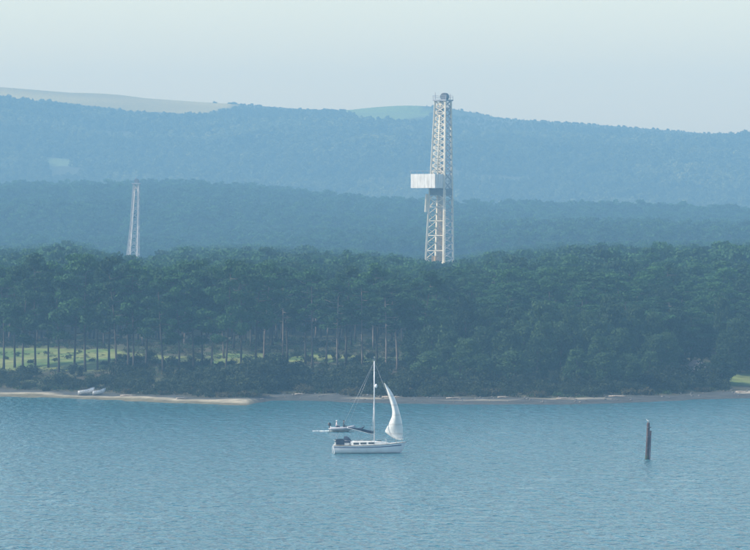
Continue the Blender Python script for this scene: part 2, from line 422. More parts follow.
def make_pine(seed, H=17.0, crown_from=0.42, width=3.0, leaf=0.27, per=105, bark='bark', limbs=17):
    r = random.Random(seed); g = np.random.default_rng(seed)
    lean = (r.uniform(-1.5, 1.5), r.uniform(-1.2, 1.2))
    def axis(t): return Vector((lean[0]*t*t+0.25*math.sin(3.1*t+seed), lean[1]*t*t+0.25*math.sin(2.3*t+seed*2), H*t))
    tb = MB(); pts = [axis(i/9) for i in range(9)]; o0 = Vector((pts[0].x, pts[0].y, 0))
    pts = [p-o0 for p in pts]; pts[0].z = -0.5
    tb.tube(pts, [0.205*(1-0.085*i)*(1.35 if i == 0 else 1) for i in range(9)], 7)
    cs, rs, ns = [], [], []
    for i in range(limbs):
        t = crown_from+(0.97-crown_from)*((i+r.random()*0.7)/limbs)
        a = i*2.4+r.uniform(-0.5, 0.5)
        s = (t-crown_from)/(1-crown_from)
        ln = width*(0.55+0.75*math.sin(math.pi*min(1, 0.22+0.68*s)))*r.uniform(0.55, 1.1)
        if s > 0.85: ln *= 0.55
        b = axis(t)-o0; tip = b+Vector((math.cos(a)*ln, math.sin(a)*ln, ln*r.uniform(0.12, 0.42)))
        mid = (b+tip)/2-Vector((0, 0, 0.12*ln))
        tb.tube([b, mid, tip], [0.075, 0.05, 0.022], 4)
        for q in (1.0, 0.62) if s < 0.9 else (1.0,):
            c = b.lerp(tip, q)+Vector((r.uniform(-.4, .4), r.uniform(-.4, .4), r.uniform(0.1, 0.6)))
            rr = r.uniform(0.75, 1.35)*(1.0 if q == 1 else 0.85)*width/3.0
            cs.append(c); rs.append((rr*1.15, rr*1.15, rr*r.uniform(0.5, 0.72))); ns.append(int(per*rr*rr))
    top = axis(0.985)-o0
    cs.append(top); rs.append((1.0, 1.0, 0.9)); ns.append(per)
    # a few dead stubs on the bare stem
    for i in range(4):
        t = r.uniform(0.15, crown_from); b = axis(t)-o0; a = r.uniform(0, 6.28); l = r.uniform(0.4, 1.1)
        tb.tube([b, b+Vector((math.cos(a)*l, math.sin(a)*l, 0.1))], [0.04, 0.015], 4)
    Vv, Ff = leaf_quads(cs, rs, ns, leaf, g)
    return tb.mesh('trunk', M[bark]), np_mesh('crown', Vv, Ff, M['pine_leaf'])

def make_broad(seed, H=10.0, width=4.0, leaf=0.27, per=115, mat='broad_leaf', low=0.12, clumps=34):
    r = random.Random(seed); g = np.random.default_rng(seed+100)
    tb = MB(); tb.tube([(0, 0, -0.4), (0.1, 0, H*0.2), (0.0, 0.15, H*0.45), (0.1, 0.1, H*0.7)], [0.3, 0.22, 0.15, 0.06], 7)
    cs, rs, ns = [], [], []
    for i in range(clumps):
        s = (i+0.5)/clumps; z = H*(low+(0.93-low)*s)
        w = width*math.sin(math.pi*min(1, 0.25+0.66*s))*0.95
        a = i*2.399+r.uniform(-.4, .4); d = w*math.sqrt(r.uniform(0.25, 1.0))*0.8
        c = Vector((math.cos(a)*d, math.sin(a)*d, z+r.uniform(-.4, .4)))
        rr = r.uniform(0.8, 1.4)*width/4.0
        if i % 3 == 0: tb.tube([(0.05, 0.08, max(0.2, z*0.6)), c], [0.07, 0.02], 4)
        cs.append(c); rs.append((rr*1.1, rr*1.1, rr*0.8)); ns.append(int(per*rr*rr*0.8))
    Vv, Ff = leaf_quads(cs, rs, ns, leaf, g)
    return tb.mesh('trunk', M['bark']), np_mesh('crown', Vv, Ff, M[mat])

def make_shrub(seed, H=3.0, width=2.2, leaf=0.21, per=80, mat='shrub_leaf', clumps=15):
    r = random.Random(seed); g = np.random.default_rng(seed+300)
    st = MB(); cs, rs, ns = [], [], []
    for i in range(clumps):
        a = i*2.4+r.uniform(-.4, .4); d = width*math.sqrt(r.random())*0.8
        z = H*(0.22+0.62*r.random()*(1-0.45*(d/width)))
        c = Vector((math.cos(a)*d, math.sin(a)*d, z)); rr = r.uniform(0.6, 1.0)*width/2.2
        cs.append(c); rs.append((rr, rr, rr*0.8)); ns.append(int(per*rr*rr))
        if i % 2 == 0: st.tube([(0.1*math.cos(a), 0.1*math.sin(a), -0.2), c*0.5+Vector((0, 0, -0.05)), c], [0.05, 0.035, 0.012], 4)
    Vv, Ff = leaf_quads(cs, rs, ns, leaf, g)
    return st.mesh('stem', M['bark']), np_mesh('foliage', Vv, Ff, M[mat])

PINES = [make_pine(s, H=17+0.3*s, crown_from=cf, width=w, bark=bk) for s, cf, w, bk in
         [(1, .33, 3.0, 'bark'), (2, .40, 2.8, 'bark'), (3, .27, 3.5, 'bark'), (4, .44, 2.7, 'bark_pale'), (5, .36, 3.2, 'bark'), (6, .22, 3.7, 'bark'), (7, .48, 2.5, 'bark_pale')]]
BROADS = [make_broad(s, 10, w) for s, w in [(21, 4.0), (22, 3.6), (23, 4.3)]]
SHRUBS = [make_shrub(s, h, w) for s, h, w in [(31, 3.0, 2.3), (32, 2.6, 2.6), (33, 3.4, 2.0)]]
SCRUB = [make_shrub(41, 1.8, 1.9, mat='gorse_leaf'), make_shrub(42, 1.5, 2.3, mat='gorse_leaf')]

def plant(name, meshes, names, loc, rz, sc, label, cat, group):
    o = empty(name, loc, rz); o.scale = sc
    for mm, nm in zip(meshes, names):
        c = bpy.data.objects.new(nm, mm); col.objects.link(c); c.parent = o
    tag(o, label, cat, group); return o

ORD = lambda n: '%d%s' % (n, 'th' if 10 <= n % 100 <= 20 else {1: 'st', 2: 'nd', 3: 'rd'}.get(n % 10, 'th'))
# a) the shore row: trunks seen against the clearing.  photo column, photo row of the top, metres behind the water, variant
row = [(4,266,46,1),(14,262,52,0),(26,270,44,1),(39,255,40,5),(51,262,55,1),(61,268,46,0),(74,250,44,2),(87,256,41,4),(99,262,50,4),(110,266,56,1),
       (120,258,44,0),(129,268,52,1),(137,262,47,1),(148,257,55,4),(163,260,48,2),(178,262,52,1),(190,256,50,5),(203,258,55,0),(214,266,60,3),(229,256,52,2),
       (242,262,58,1),(253,254,55,4),(266,262,60,3),(279,264,58,6),(291,268,62,1),(303,262,60,0),(316,266,56,6),(328,270,62,3),(338,272,52,6),(349,266,60,1),
       (361,268,56,3),(374,264,60,4),(386,276,46,6),(397,282,50,3),(409,274,58,1),(420,270,52,0)]
for i, (px, ty, t, v) in enumerate(row):
    D = float(shore_D(px))+t; px += rnd.uniform(-4, 4); D += rnd.uniform(-4, 4); x = (px-375)*D/FPX; z = land_z(x, D); H = CAM_H+(HORIZON-ty)*D/FPX-z-0.9+rnd.uniform(-1.3, 0.7)
    s = H/(17+0.3*(v+1)); w = rnd.uniform(0.85, 1.05)
    how = 'pale slender bare trunk' if v in (3, 6) else ('broad dark crown' if v in (2, 5) else 'tall straight dark trunk')
    plant('pine_tree', PINES[v], ('trunk', 'crown'), (x, D, z), rnd.uniform(0, 6.28), (w, w, s),
          'pine with %s, %s from left in the shore row' % (how, ORD(i+1)), 'tree', 'pines in the shore row')

# b) pines of the wood behind, individually, nearest first
placed = [( (p[0]-375)*0.165, float(shore_D(p[0]))+p[2]) for p in row]
def canopy_limit(px, x, D):
    y = np.interp(px, [-60, 0, 75, 95, 127, 145, 180, 260, 350, 420, 460, 500, 560, 750], [256, 254, 249, 254, 257, 257, 253, 252, 256, 263, 263, 256, 250, 248])
    w = (1-smooth(95, 112, px)*(1-smooth(160, 180, px)))*(1-smooth(395, 412, px)*(1-smooth(470, 490, px))*(1 if D < 1560 else 0))
    y -= 10*smooth(1050, 1900, D)*w
    return CAM_H-(y-HORIZON)*D/FPX-land_z(x, D)
def free(x, y, d):
    return all((x-a)**2+(y-b)**2 > d*d for a, b in placed)
LAND = [(45, 'near the left edge'), (125, 'above the beached dinghies'), (200, 'right of the slim mast'), (290, 'above the sandy spit tip'), (410, 'above the yacht'),
        (470, 'below the tall derrick'), (560, 'right of the tall derrick'), (680, 'above the timber post'), (715, 'above the pink hut'), (9999, 'near the right edge')]
def zone_of(px): return next(n for q, n in LAND if px < q)
count = 0; tries = 0; backset = []
while count < 262 and tries < 60000:
    tries += 1
    D = 840+(1010-840)*rnd.random()**1.1; px = rnd.uniform(-70, 820); x = (px-375)*D/FPX
    t = D-float(shore_D(px))
    if t < 50: continue
    if px < 410 and t < 104 and not (64 < t < 102 and rnd.random() < 0.035): continue
    if 402 <= px < 470 and abs(t-np.interp(px, [402, 505], [68, 34])) < 8: continue
    if not free(x, D, 4.9): continue
    placed.append((x, D)); backset.append((x, D)); count += 1
    z = land_z(x, D); v = rnd.choice([0, 1, 2, 4, 5, 2, 5, 3]); H = rnd.uniform(11.2, 14.6)
    if px > 440: H *= np.interp(t, [50, 80, 110], [0.62, 0.82, 1.0])*rnd.uniform(0.92, 1.05)
    H = min(H, canopy_limit(px, x, D)*(rnd.uniform(0.78, 1.0) if rnd.random() > 0.14 else 1.1))
    w = rnd.uniform(0.82, 1.12)*(0.9 if H < 12 else 1)
    where = ('on the slope above the shore scrub' if (px >= 410 and t < 104) else 'at the front of the wood' if t < 125 else 'midway back in the wood' if t < 160 else 'deep in the wood')
    how = 'pale stemmed pine' if v == 3 else 'broad crowned dark pine' if v in (2, 5) else 'slender dark green pine'
    lab = '%s %s, %s' % (how, where, zone_of(px))
    plant('pine_tree', PINES[v], ('trunk', 'crown'), (x, D, z), rnd.uniform(0, 6.28), (w, w, H/(17+0.3*(v+1))), lab, 'tree', lab.replace('pine ', 'pines ', 1))

# c) broadleaf trees on the right-hand shore, individually
bl = []
tries = 0
while len(bl) < 58 and tries < 30000:
    tries += 1
    px = rnd.uniform(415, 800); t = rnd.uniform(27, 62); D = float(shore_D(px))+t; x = (px-375)*D/FPX
    if px > 722 and t < 42: continue
    if 674 < px < 718 and t < 50: continue
    if 420 < px < 505 and abs(t-np.interp(px, [402, 505], [68, 34])) < 6: continue
    if any((x-a)**2+(D-b)**2 < 3.6**2 for a, b, *_ in bl) or not free(x, D, 2.2): continue
    bl.append((x, D, px, t))
bl.sort()
for i, (x, D, px, t) in enumerate(bl):
    H = np.interp(t, [27, 40, 62], [5.5, 8.0, 11.0])*rnd.uniform(0.8, 1.15); s = H/10
    w = rnd.uniform(0.62, 0.9)*(0.75+0.25*s)
    ref = zone_of(px).replace('above', 'below' if 'hut' in zone_of(px) else 'behind').replace('behind the yacht', 'right of the yacht')
    tier = 'at the edge of the mud shore' if t < 42 else 'on the bank'
    lab = '%s leafy tree %s, %s' % ('tall' if H > 8.5 else 'low' if H < 6.2 else 'round', tier, ref)
    plant('leafy_tree', BROADS[i % 3], ('trunk', 'crown'), (x, D, land_z(x, D)), rnd.uniform(0, 6.28), (w, w, s), lab, 'tree', lab.replace('tree', 'trees'))

# d) shore scrub, individually
sh = []
tries = 0
while len(sh) < 225 and tries < 40000:
    tries += 1
    px = rnd.uniform(-40, 800); t = rnd.uniform(13.5, 38) if px < 440 else rnd.uniform(15, 34)
    if px < 120 and t > 31 and rnd.random() < 0.8: continue
    if px > 726 and t > 15: continue
    if 688 < px < 706 and t > 33: continue
    D = float(shore_D(px))+t; x = (px-375)*D/FPX
    if any((x-a)**2+(D-b)**2 < 1.75**2 for a, b, *_ in sh): continue
    sh.append((x, D, px, t))
for px, t in [(6,66),(17,74),(31,58),(47,80),(55,62),(68,71),(80,86),(92,64),(104,58),(112,48),(118,60),(124,70),(130,55),(137,64),(144,50),(150,72),(157,60),(165,52),(171,68),(178,60),(186,50),(192,70),(199,58),(207,64),(213,52),
              (220,62),(232,66),(247,74),(259,64),(273,72),(284,66),(297,76),(309,66),(322,74),(336,70),(347,80),(358,68),(370,76),(382,70),(393,80),(404,60),(414,52),(424,64)]:
    D = float(shore_D(px))+t; sh.append(((px-375)*D/FPX, D, px, t))
sh.sort()
for i, (x, D, px, t) in enumerate(sh):
    dry = t < 19 and rnd.random() < 0.45
    k = rnd.uniform(0.7, 1.2)*(0.62 if t < 20 else 0.85 if t < 26 else 1.05)
    if 215 < px < 440: k *= 1.15
    if px < 120: k *= 0.72
    elif px < 216: k *= 0.85
    if t > 46: k *= 0.62 if 108 < px < 216 else 0.42
    seg = ('left of the two beached dinghies' if px < 77 else 'behind the two beached dinghies' if px < 110 else 'behind the pale sand strip' if px < 200 else 'behind the sandy spit tip' if px < 250 else
           'at the small cove right of the spit' if px < 330 else 'behind the yacht sail' if px < 410 else 'below the tall derrick' if px < 470 else 'right of the tall derrick' if px < 560 else
           'behind the timber post' if px < 680 else 'below the pink hut' if px < 715 else 'near the right edge')
    seg = ('at the beach edge ' if t < 20 else 'up the bank ' if t < 28 else 'under the pines ' if t > 46 else 'on the bank ')+seg
    kind = 'dry brownish bush' if dry else 'dark evergreen shore bush'
    plant('scrub_bush' if dry else 'shore_bush', (SCRUB if dry else SHRUBS)[i % (2 if dry else 3)], ('stem', 'foliage'), (x, D, land_z(x, D)), rnd.uniform(0, 6.28),
          (k, k, k*rnd.uniform(0.8, 1.15)), ('big ' if k > 1.1 else '')+'%s %s' % (kind, seg), 'bush', ('big ' if k > 1.1 else '')+'%s cluster %s' % (kind, seg))

# e) the woods further off: masses nobody could count
def proto_collection(name, meshpairs):
    c = bpy.data.collections.new(name)
    for i, ms in enumerate(meshpairs):
        vs, fs, mats, mi, n = [], [], [], [], 0
        me = bpy.data.meshes.new(name+'_mesh')
        for j, m0 in enumerate(ms):
            a = np.empty(len(m0.vertices)*3, np.float32); m0.vertices.foreach_get('co', a); a = a.reshape(-1, 3)
            vs += [tuple(p) for p in a]; fs += [tuple(q+n for q in p.vertices) for p in m0.polygons]; mi += [j]*len(m0.polygons); n += len(a)
            me.materials.append(m0.materials[0])
        me.from_pydata(vs, [], fs); me.polygons.foreach_set('material_index', mi); me.update()
        o = bpy.data.objects.new('%s_%02d' % (name, i), me); c.objects.link(o)
    return c

def scatter(name, pts, scl, rot, idx, coll, label, cat):
    me = bpy.data.meshes.new(name); me.from_pydata([tuple(p) for p in pts], [], [])
    a = me.attributes.new('psc', 'FLOAT_VECTOR', 'POINT'); a.data.foreach_set('vector', np.asarray(scl, np.float32).ravel())
    a = me.attributes.new('prot', 'FLOAT_VECTOR', 'POINT'); a.data.foreach_set('vector', np.asarray([(0, 0, q) for q in rot], np.float32).ravel())
    a = me.attributes.new('pidx', 'INT', 'POINT'); a.data.foreach_set('value', np.asarray(idx, np.int32))
    o = bpy.data.objects.new(name, me); col.objects.link(o)
    ng = bpy.data.node_groups.new(name+'_scatter', 'GeometryNodeTree')
    ng.interface.new_socket('Geometry', in_out='INPUT', socket_type='NodeSocketGeometry')
    ng.interface.new_socket('Geometry', in_out='OUTPUT', socket_type='NodeSocketGeometry')
    N, L = ng.nodes, ng.links
    gi = N.new('NodeGroupInput'); go = N.new('NodeGroupOutput')
    ci = N.new('GeometryNodeCollectionInfo'); ci.inputs['Collection'].default_value = coll
    ci.inputs['Separate Children'].default_value = True; ci.inputs['Reset Children'].default_value = True
    ip = N.new('GeometryNodeInstanceOnPoints'); ip.inputs['Pick Instance'].default_value = True
    def na(n, t):
        q = N.new('GeometryNodeInputNamedAttribute'); q.data_type = t; q.inputs['Name'].default_value = n; return q
    L.new(gi.outputs[0], ip.inputs['Points']); L.new(ci.outputs[0], ip.inputs['Instance'])
    L.new(na('psc', 'FLOAT_VECTOR').outputs[0], ip.inputs['Scale'])
    L.new(na('pidx', 'INT').outputs[0], ip.inputs['Instance Index'])
    er = N.new('FunctionNodeEulerToRotation'); L.new(na('prot', 'FLOAT_VECTOR').outputs[0], er.inputs[0]); L.new(er.outputs[0], ip.inputs['Rotation'])
    L.new(ip.outputs[0], go.inputs[0])
    md = o.modifiers.new('scatter', 'NODES'); md.node_group = ng
    tag(o, label, cat, kind='stuff'); return o

# bracken and rough tufts under the pines and round the clearing
BR = proto_collection('bracken_tuft', [make_shrub(51, 1.4, 1.2, leaf=0.16, per=46, clumps=8), make_shrub(52, 1.2, 1.4, leaf=0.16, per=46, mat='gorse_leaf', clumps=8), make_shrub(53, 1.0, 1.3, leaf=0.16, per=46, mat='broad_leaf', clumps=8)])
pts, scl, rot, idx = [], [], [], []
for i in range(4200):
    px = rnd.uniform(-50, 800); t = rnd.uniform(14, 135); D = float(shore_D(px))+t; x = (px-375)*D/FPX
    g_ = in_grass(px, t); nn = nz2(x, D, 0.07, 71)
    if g_ and nn < 0.12: continue
    if 688 < px < 706 and t > 33: continue
    k = rnd.uniform(0.35, 0.95)*(0.45 if g_ else 1.0)
    pts.append((x, D, land_z(x, D)-0.05)); scl.append((k, k, k*rnd.uniform(0.7, 1.2))); rot.append(rnd.uniform(0, 6.28)); idx.append(rnd.choice([0, 1, 2, 2]) if g_ or nn > 0 else rnd.choice([0, 0, 2]))
scatter('bracken', pts, scl, rot, idx, BR, 'bracken and rough tufts under the shore pines', 'bracken')

# lighter prototypes for distance
far_pairs = []
for s in range(5):
    tb, cr = make_pine(60+s, H=14.0, crown_from=0.30, width=3.2, leaf=0.44, per=42, limbs=14)
    far_pairs.append((tb, cr))
for s in range(3):
    far_pairs.append(make_broad(80+s, 11, 4.2, leaf=0.46, per=46, low=0.1, clumps=26))
MID = proto_collection('mid_tree', far_pairs)
hp = []
for s in range(5):
    hp.append(make_broad(90+s, 11, 5.0, leaf=0.9, per=14, mat='far_leaf' if s < 3 else 'pale_leaf', low=0.05, clumps=18))
HILLC = proto_collection('hill_tree', hp)

def jgrid(D0, D1, half, step, rng):
    """jittered grid in a wedge a little wider than the view"""
    out = []
    D = D0
    while D < D1:
        hw = half*D+25; st = step(D)
        n = int(2*hw/st)
        for k in range(n):
            out.append((-hw+(k+rng.random())*st, D+rng.uniform(-0.5, 0.5)*st))
        D += st
    return out

RIG = at(438.5, 262, 1545); RIG.z = land_z(RIG.x, 1545)
MAST = at(134, 256, 2000); MAST.z = land_z(MAST.x, 2000)
pts, scl, rot, idx = [], [], [], []
near = set((int(a//6), int(b//6)) for a, b in placed)
for x, D in jgrid(935, 1420, 0.088, lambda d: 5.6, rnd):
    px = 375+x*FPX/D
    if D < 1013 and -75 < px < 825: 
        if not free(x, D, 4.4): continue
        if D < 970: continue
    if (x-RIG.x)**2+(D-RIG.y)**2 < 26**2: continue
    pts.append((x, D, land_z(x, D))); k = rnd.uniform(0.70, 0.95)*(1+0.1*nz2(x, D, 0.04, 50)); k = (lambda c_: min(k, c_) if D < 1080 else c_)(canopy_limit(px, x, D)*rnd.uniform(0.78, 1.04)/15.4)
    scl.append((k, k, k*rnd.uniform(0.92, 1.12))); rot.append(rnd.uniform(0, 6.28)); idx.append(rnd.choice([0, 1, 2, 3, 4, 0, 1, 2, 3, 4, 5]))
scatter('pine_wood', pts, scl, rot, idx, MID, 'dense dark pine wood stretching behind the shore trees', 'woodland')
print('near wood', len(pts))
pts, scl, rot, idx = [], [], [], []
for x, D in jgrid(1420, 3000, 0.088, lambda d: 6.4 if d < 2000 else 7.6, rnd):
    if (x-RIG.x)**2+(D-RIG.y)**2 < 26**2 or (x-MAST.x)**2+(D-MAST.y)**2 < 18**2: continue
    c = nz2(x, D, 0.006, 30)
    pts.append((x, D, land_z(x, D))); k = rnd.uniform(0.8, 1.15)*(1+0.28*c) if D > 2100 else min(1.25, max(0.35, canopy_limit(375+x*FPX/D, x, D)*rnd.uniform(0.8, 1.03)/15.4)) if D < 1990 else rnd.uniform(0.75, 1.0)
    scl.append((k*1.05, k*1.05, k)); rot.append(rnd.uniform(0, 6.28)); idx.append(rnd.choice([0, 1, 2, 3, 4, 5, 6, 7]))
scatter('heath_forest', pts, scl, rot, idx, MID, 'hazy blue green forest ridge behind the two derricks', 'woodland')
print('mid wood', len(pts))
pts, scl, rot, idx = [], [], [], []
for x, D in jgrid(3500, 4522, 0.09, lambda d: 6.6, rnd):
    if hill_field(x, D) or hill_field(x*(1+45/D), D+45) or hill_field(x*(1+85/D), D+85) == 3: continue
    c = nz2(x, D, 0.006, 33); c2 = nz2(x, D, 0.02, 35)
    if c2 < -0.36: continue
    k = rnd.uniform(0.5, 0.85)*(1+0.75*c)*np.interp(D, [4290, 4450], [1, 0.16])
    pts.append((x, D, hill_z(x, D)-0.5)); scl.append((k, k, k*rnd.uniform(0.85, 1.1))); rot.append(rnd.uniform(0, 6.28)); idx.append(rnd.choice([3, 4, 4, 2]) if nz2(x, D, 0.009, 61)+0.35*nz2(x, D, 0.05, 62) > 0.22 else rnd.randrange(3))
for px0, px1, n in [(214, 262, 34), (262, 345, 26), (430, 750, 90), (540, 592, 30)]:
    for q in range(n):
        px = rnd.uniform(px0, px1); D = 4500+rnd.uniform(-12, 15); x = (px-375)*D/FPX; k = rnd.uniform(0.2, 0.38)
        pts.append((x, D, hill_z(x, D)-6.5*k)); scl.append((k*1.5, k, k)); rot.append(rnd.uniform(-0.3, 0.3)); idx.append(rnd.randrange(3))
scatter('hillside_wood', pts, scl, rot, idx, HILLC, 'faint blue woodland covering the far ridge', 'woodland')
print('hill wood', len(pts))

# ------------------------------------------------------------------ the tall drilling derrick
def derrick():
    root = empty('drilling_derrick', RIG, R(-30))
    tag(root, 'tall white lattice drilling derrick with boxed pale platform halfway up', 'derrick')
    gz = RIG.z
    P = lambda py: CAM_H+(HORIZON-py)*1545/FPX-gz          # height above ground for a photo row
    zt = P(101); zb = 0.0
    def half(z): return np.interp(z, [0, P(262), P(196), P(172), zt], [3.35, 3.05, 2.55, 2.3, 1.75])
    def off(z): return np.interp(z, [0, zt], [0.0, 1.35])  # the mast leans a touch to the right
    def cor(sx, sy, z, k=1.0):
        h = half(z)*k; return Vector((sx*h+off(z)*0.87, sy*h+off(z)*0.5, z))
    levels = [0, 5.2, 10.2, 15.0, 19.6, 24.0, 28.2, P(190), P(172), P(160), P(148), P(136.5), P(125), P(113), zt]
    for sx, sy in ((-1, -1), (1, -1), (1, 1), (-1, 1)):
        m = MB()
        for a, b in zip(levels[:-1], levels[1:]): m.bar(cor(sx, sy, a), cor(sx, sy, b+0.05), 0.5)
        m.build('leg', M['cream_steel'], root)
    faces = [((-1, -1), (1, -1)), ((1, -1), (1, 1)), ((1, 1), (-1, 1)), ((-1, 1), (-1, -1))]
    for fi, (a, b) in enumerate(faces):
        m = MB()
        for i, (z0, z1) in enumerate(zip(levels[:-1], levels[1:])):
            m.bar(cor(*a, z1, 0.97), cor(*b, z1, 0.97), 0.22)
            if fi == 0 and z1 < P(190): continue             # open V-door face below the platform
            zm = (z0+z1)/2; am, bm = cor(*a, zm, 0.98), cor(*b, zm, 0.98)
            m.bar(cor(*a, z0, 0.985), bm, 0.17); m.bar(bm, cor(*a, z1, 0.985), 0.17)
            m.bar(cor(*b, z0, 0.985), am, 0.17); m.bar(am, cor(*b, z1, 0.985), 0.17); m.bar(am, bm, 0.14)
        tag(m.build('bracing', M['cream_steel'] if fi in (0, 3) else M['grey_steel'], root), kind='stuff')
    # racked drill pipe and the travelling block inside
    m = MB()
    for k in range(6): m.tube([(-1.1+0.32*k+off(9)*0.87, 0.5, 8.5), (-0.6+0.28*k+off(40)*0.87, 0.7, P(168))], 0.09, 5)
    m.build('drill_pipe', M['ochre_steel'], root)
    m = MB(); m.box((0.9, 0.3, P(181)), (1.2, 1.0, 2.2)); m.tube([(0.9, 0.3, P(181)), (1.25, 0.5, zt)], 0.16, 6)
    m.build('travelling_block', M['dark_steel'], root)
    # drill floor with its plant, mostly behind the trees
    m = MB(); m.box((0.3, 0.0, 8.0), (11, 10, 0.8)); m.build('drill_floor', M['grey_steel'], root)
    for sx in (-1, 1):
        m = MB()
        for sy in (-1, 1): m.box((sx*4.6+0.3, sy*4.0, 3.75), (0.9, 0.9, 7.6))
        m.bar((sx*4.6+0.3, -4.0, 1.0), (sx*4.6+0.3, 4.0, 6.8), 0.4); m.build('substructure', M['grey_steel'], root)
    m = MB(); m.box((-0.8, -1.2, 9.9), (2.4, 1.8, 3.0)); m.box((-0.9, -1.0, 12.4), (1.3, 1.2, 2.0)); m.build('drawworks', M['ochre_steel'], root)
    m = MB(); m.box((4.0, -2.9, 10.0), (2.6, 2.6, 3.0)); m.build('control_cabin', M['cream_steel'], root)
    # mid-height racking platform boxed in with sheeting: left face towards the sun, right face in its own shade
    z0, z1 = P(188.2), P(174.2); A, B = 8.5, 10.2
    cx = 435.0; fr = Vector(((cx-438.5)*1545/FPX, -7.4, 0))                # front corner in world offsets
    inv = Matrix.Rotation(R(30), 3, 'Z'); c0 = inv@fr
    x1, y0 = c0.x, c0.y; x0, y1 = x1-A, y0+B
    # in the turned frame -y is the face towards the left front and +x the right front
    board = MB(); board.box(((x0+x1)/2, (y0+y1)/2, z0+0.12), (A-0.1, B-0.1, 0.24)); bo = board.build('racking_platform', M['grey_steel'], root)
    n = 7; w = A/n
    for k in range(n):
        p = MB(); p.box((x0+w*(k+0.5), y0, (z0+z1)/2), (w-0.06, 0.10+0.05*(k % 2), z1-z0)); p.build('wall_panel', M['sheet'], bo)
    n = 8; w = B/n
    for k in range(n):
        p = MB(); p.box((x1, y0+w*(k+0.5)+0.06, (z0+z1)/2), (0.10+0.05*(k % 2), w-0.06, z1-z0)); p.build('wall_panel', M['sheet'], bo)
    p = MB(); p.box((x0, (y0+y1)/2, (z0+z1)/2), (0.1, B-0.3, z1-z0)); p.box(((x0+x1)/2, y1, (z0+z1)/2), (A-0.3, 0.1, z1-z0)); p.build('rear_screen', M['grey_steel'], bo)
    for q in range(5):
        p = MB(); xx = x0+A*q/4; p.bar((xx, y0-0.02, z1+0.01), (xx, y0-0.02, z1+0.95), 0.09); p.build('rail_post', M['grey_steel'], bo)
    p = MB(); p.bar((x0, y0-0.12, z1+0.95), (x1, y0-0.12, z1+0.95), 0.09); p.bar((x1+0.12, y0, z1+0.95), (x1+0.12, y1, z1+0.95), 0.09); p.build('top_rail', M['grey_steel'], bo)
    # girders under the platform
    m = MB(); zc = P(192); o = off(zc)
    m.box((o*0.87, o*0.5, zc), (5.3, 5.3, 2.0)); m.build('girder', M['dark_steel'], root)
    # side ladder cage and stand on the left leg
    m = MB(); a0 = cor(-1, -1, P(212)); a1 = cor(-1, -1, P(194)); dl = Vector((-0.7, -0.35, 0))
    m.bar(a0+dl, a1+dl, 0.9, 0.7); m.build('service_cage', M['cream_steel'], root)
    m = MB()
    for dx in (-0.25, 0.25): m.bar(cor(1, -1, 9)+Vector((dx+0.5, -0.4, 0)), cor(1, -1, P(190))+Vector((dx+0.5, -0.4, 0)), 0.09)
    z = 9.5
    while z < P(190): m.bar(cor(1, -1, z)+Vector((0.2, -0.4, 0)), cor(1, -1, z)+Vector((0.8, -0.4, 0)), 0.06); z += 0.8
    m.build('ladder', M['cream_steel'], root)
    m = MB(); m.tube([cor(0, -1, P(172), 1.0), cor(0, -1, P(116), 1.0)], 0.2, 6); m.build('standpipe', M['cream_steel'], root)
    m = MB(); m.box((cor(1, 0, P(214))), (1.6, 1.8, 0.3)); m.build('side_platform', M['grey_steel'], root)
    # crown: water table, sheaves, rails, lamp mast
    o = off(zt); cc = Vector((o*0.87, o*0.5, zt))
    m = MB(); m.box(cc+Vector((0, 0, 0.2)), (4.6, 4.6, 0.4)); m.box(cc+Vector((0, 0, -2.2)), (3.3, 3.3, 0.3)); m.box(cc+Vector((-0.9, 0, -3.3)), (0.5, 2.6, 1.6)); m.build('crown_table', M['grey_steel'], root)
    for dy in (-0.5, 0.1, 0.7):
        m = MB(); m.tube([cc+Vector((0.55, dy-0.15, 1.3)), cc+Vector((0.55, dy+0.15, 1.3))], 1.15, 16, smooth=False); m.build('sheave', M['dark_steel'], root)
    m = MB()
    for sx, sy in ((-1, -1), (1, -1), (1, 1), (-1, 1)): m.bar(cc+Vector((sx*2.2, sy*2.2, 0.4)), cc+Vector((sx*2.2, sy*2.2, 1.6)), 0.1)
    for (a, b) in faces:
        for h in (1.0, 1.55): m.bar(cc+Vector((a[0]*2.2, a[1]*2.2, h)), cc+Vector((b[0]*2.2, b[1]*2.2, h)), 0.07)
    m.build('guard_rail', M['grey_steel'], root)
    m = MB(); m.bar(cc+Vector((-1.9, -1.4, 0.4)), cc+Vector((-1.9, -1.4, 2.6)), 0.14); m.bar(cc+Vector((-2.8, -1.6, 1.5)), cc+Vector((-1.2, -1.2, 1.5)), 0.12); m.build('lamp_mast', M['grey_steel'], root)
    m = MB(); m.bar(cc+Vector((2.0, 0.9, 0.4)), cc+Vector((2.0, 0.9, 2.2)), 0.14); m.build('aerial', M['grey_steel'], root)
derrick()

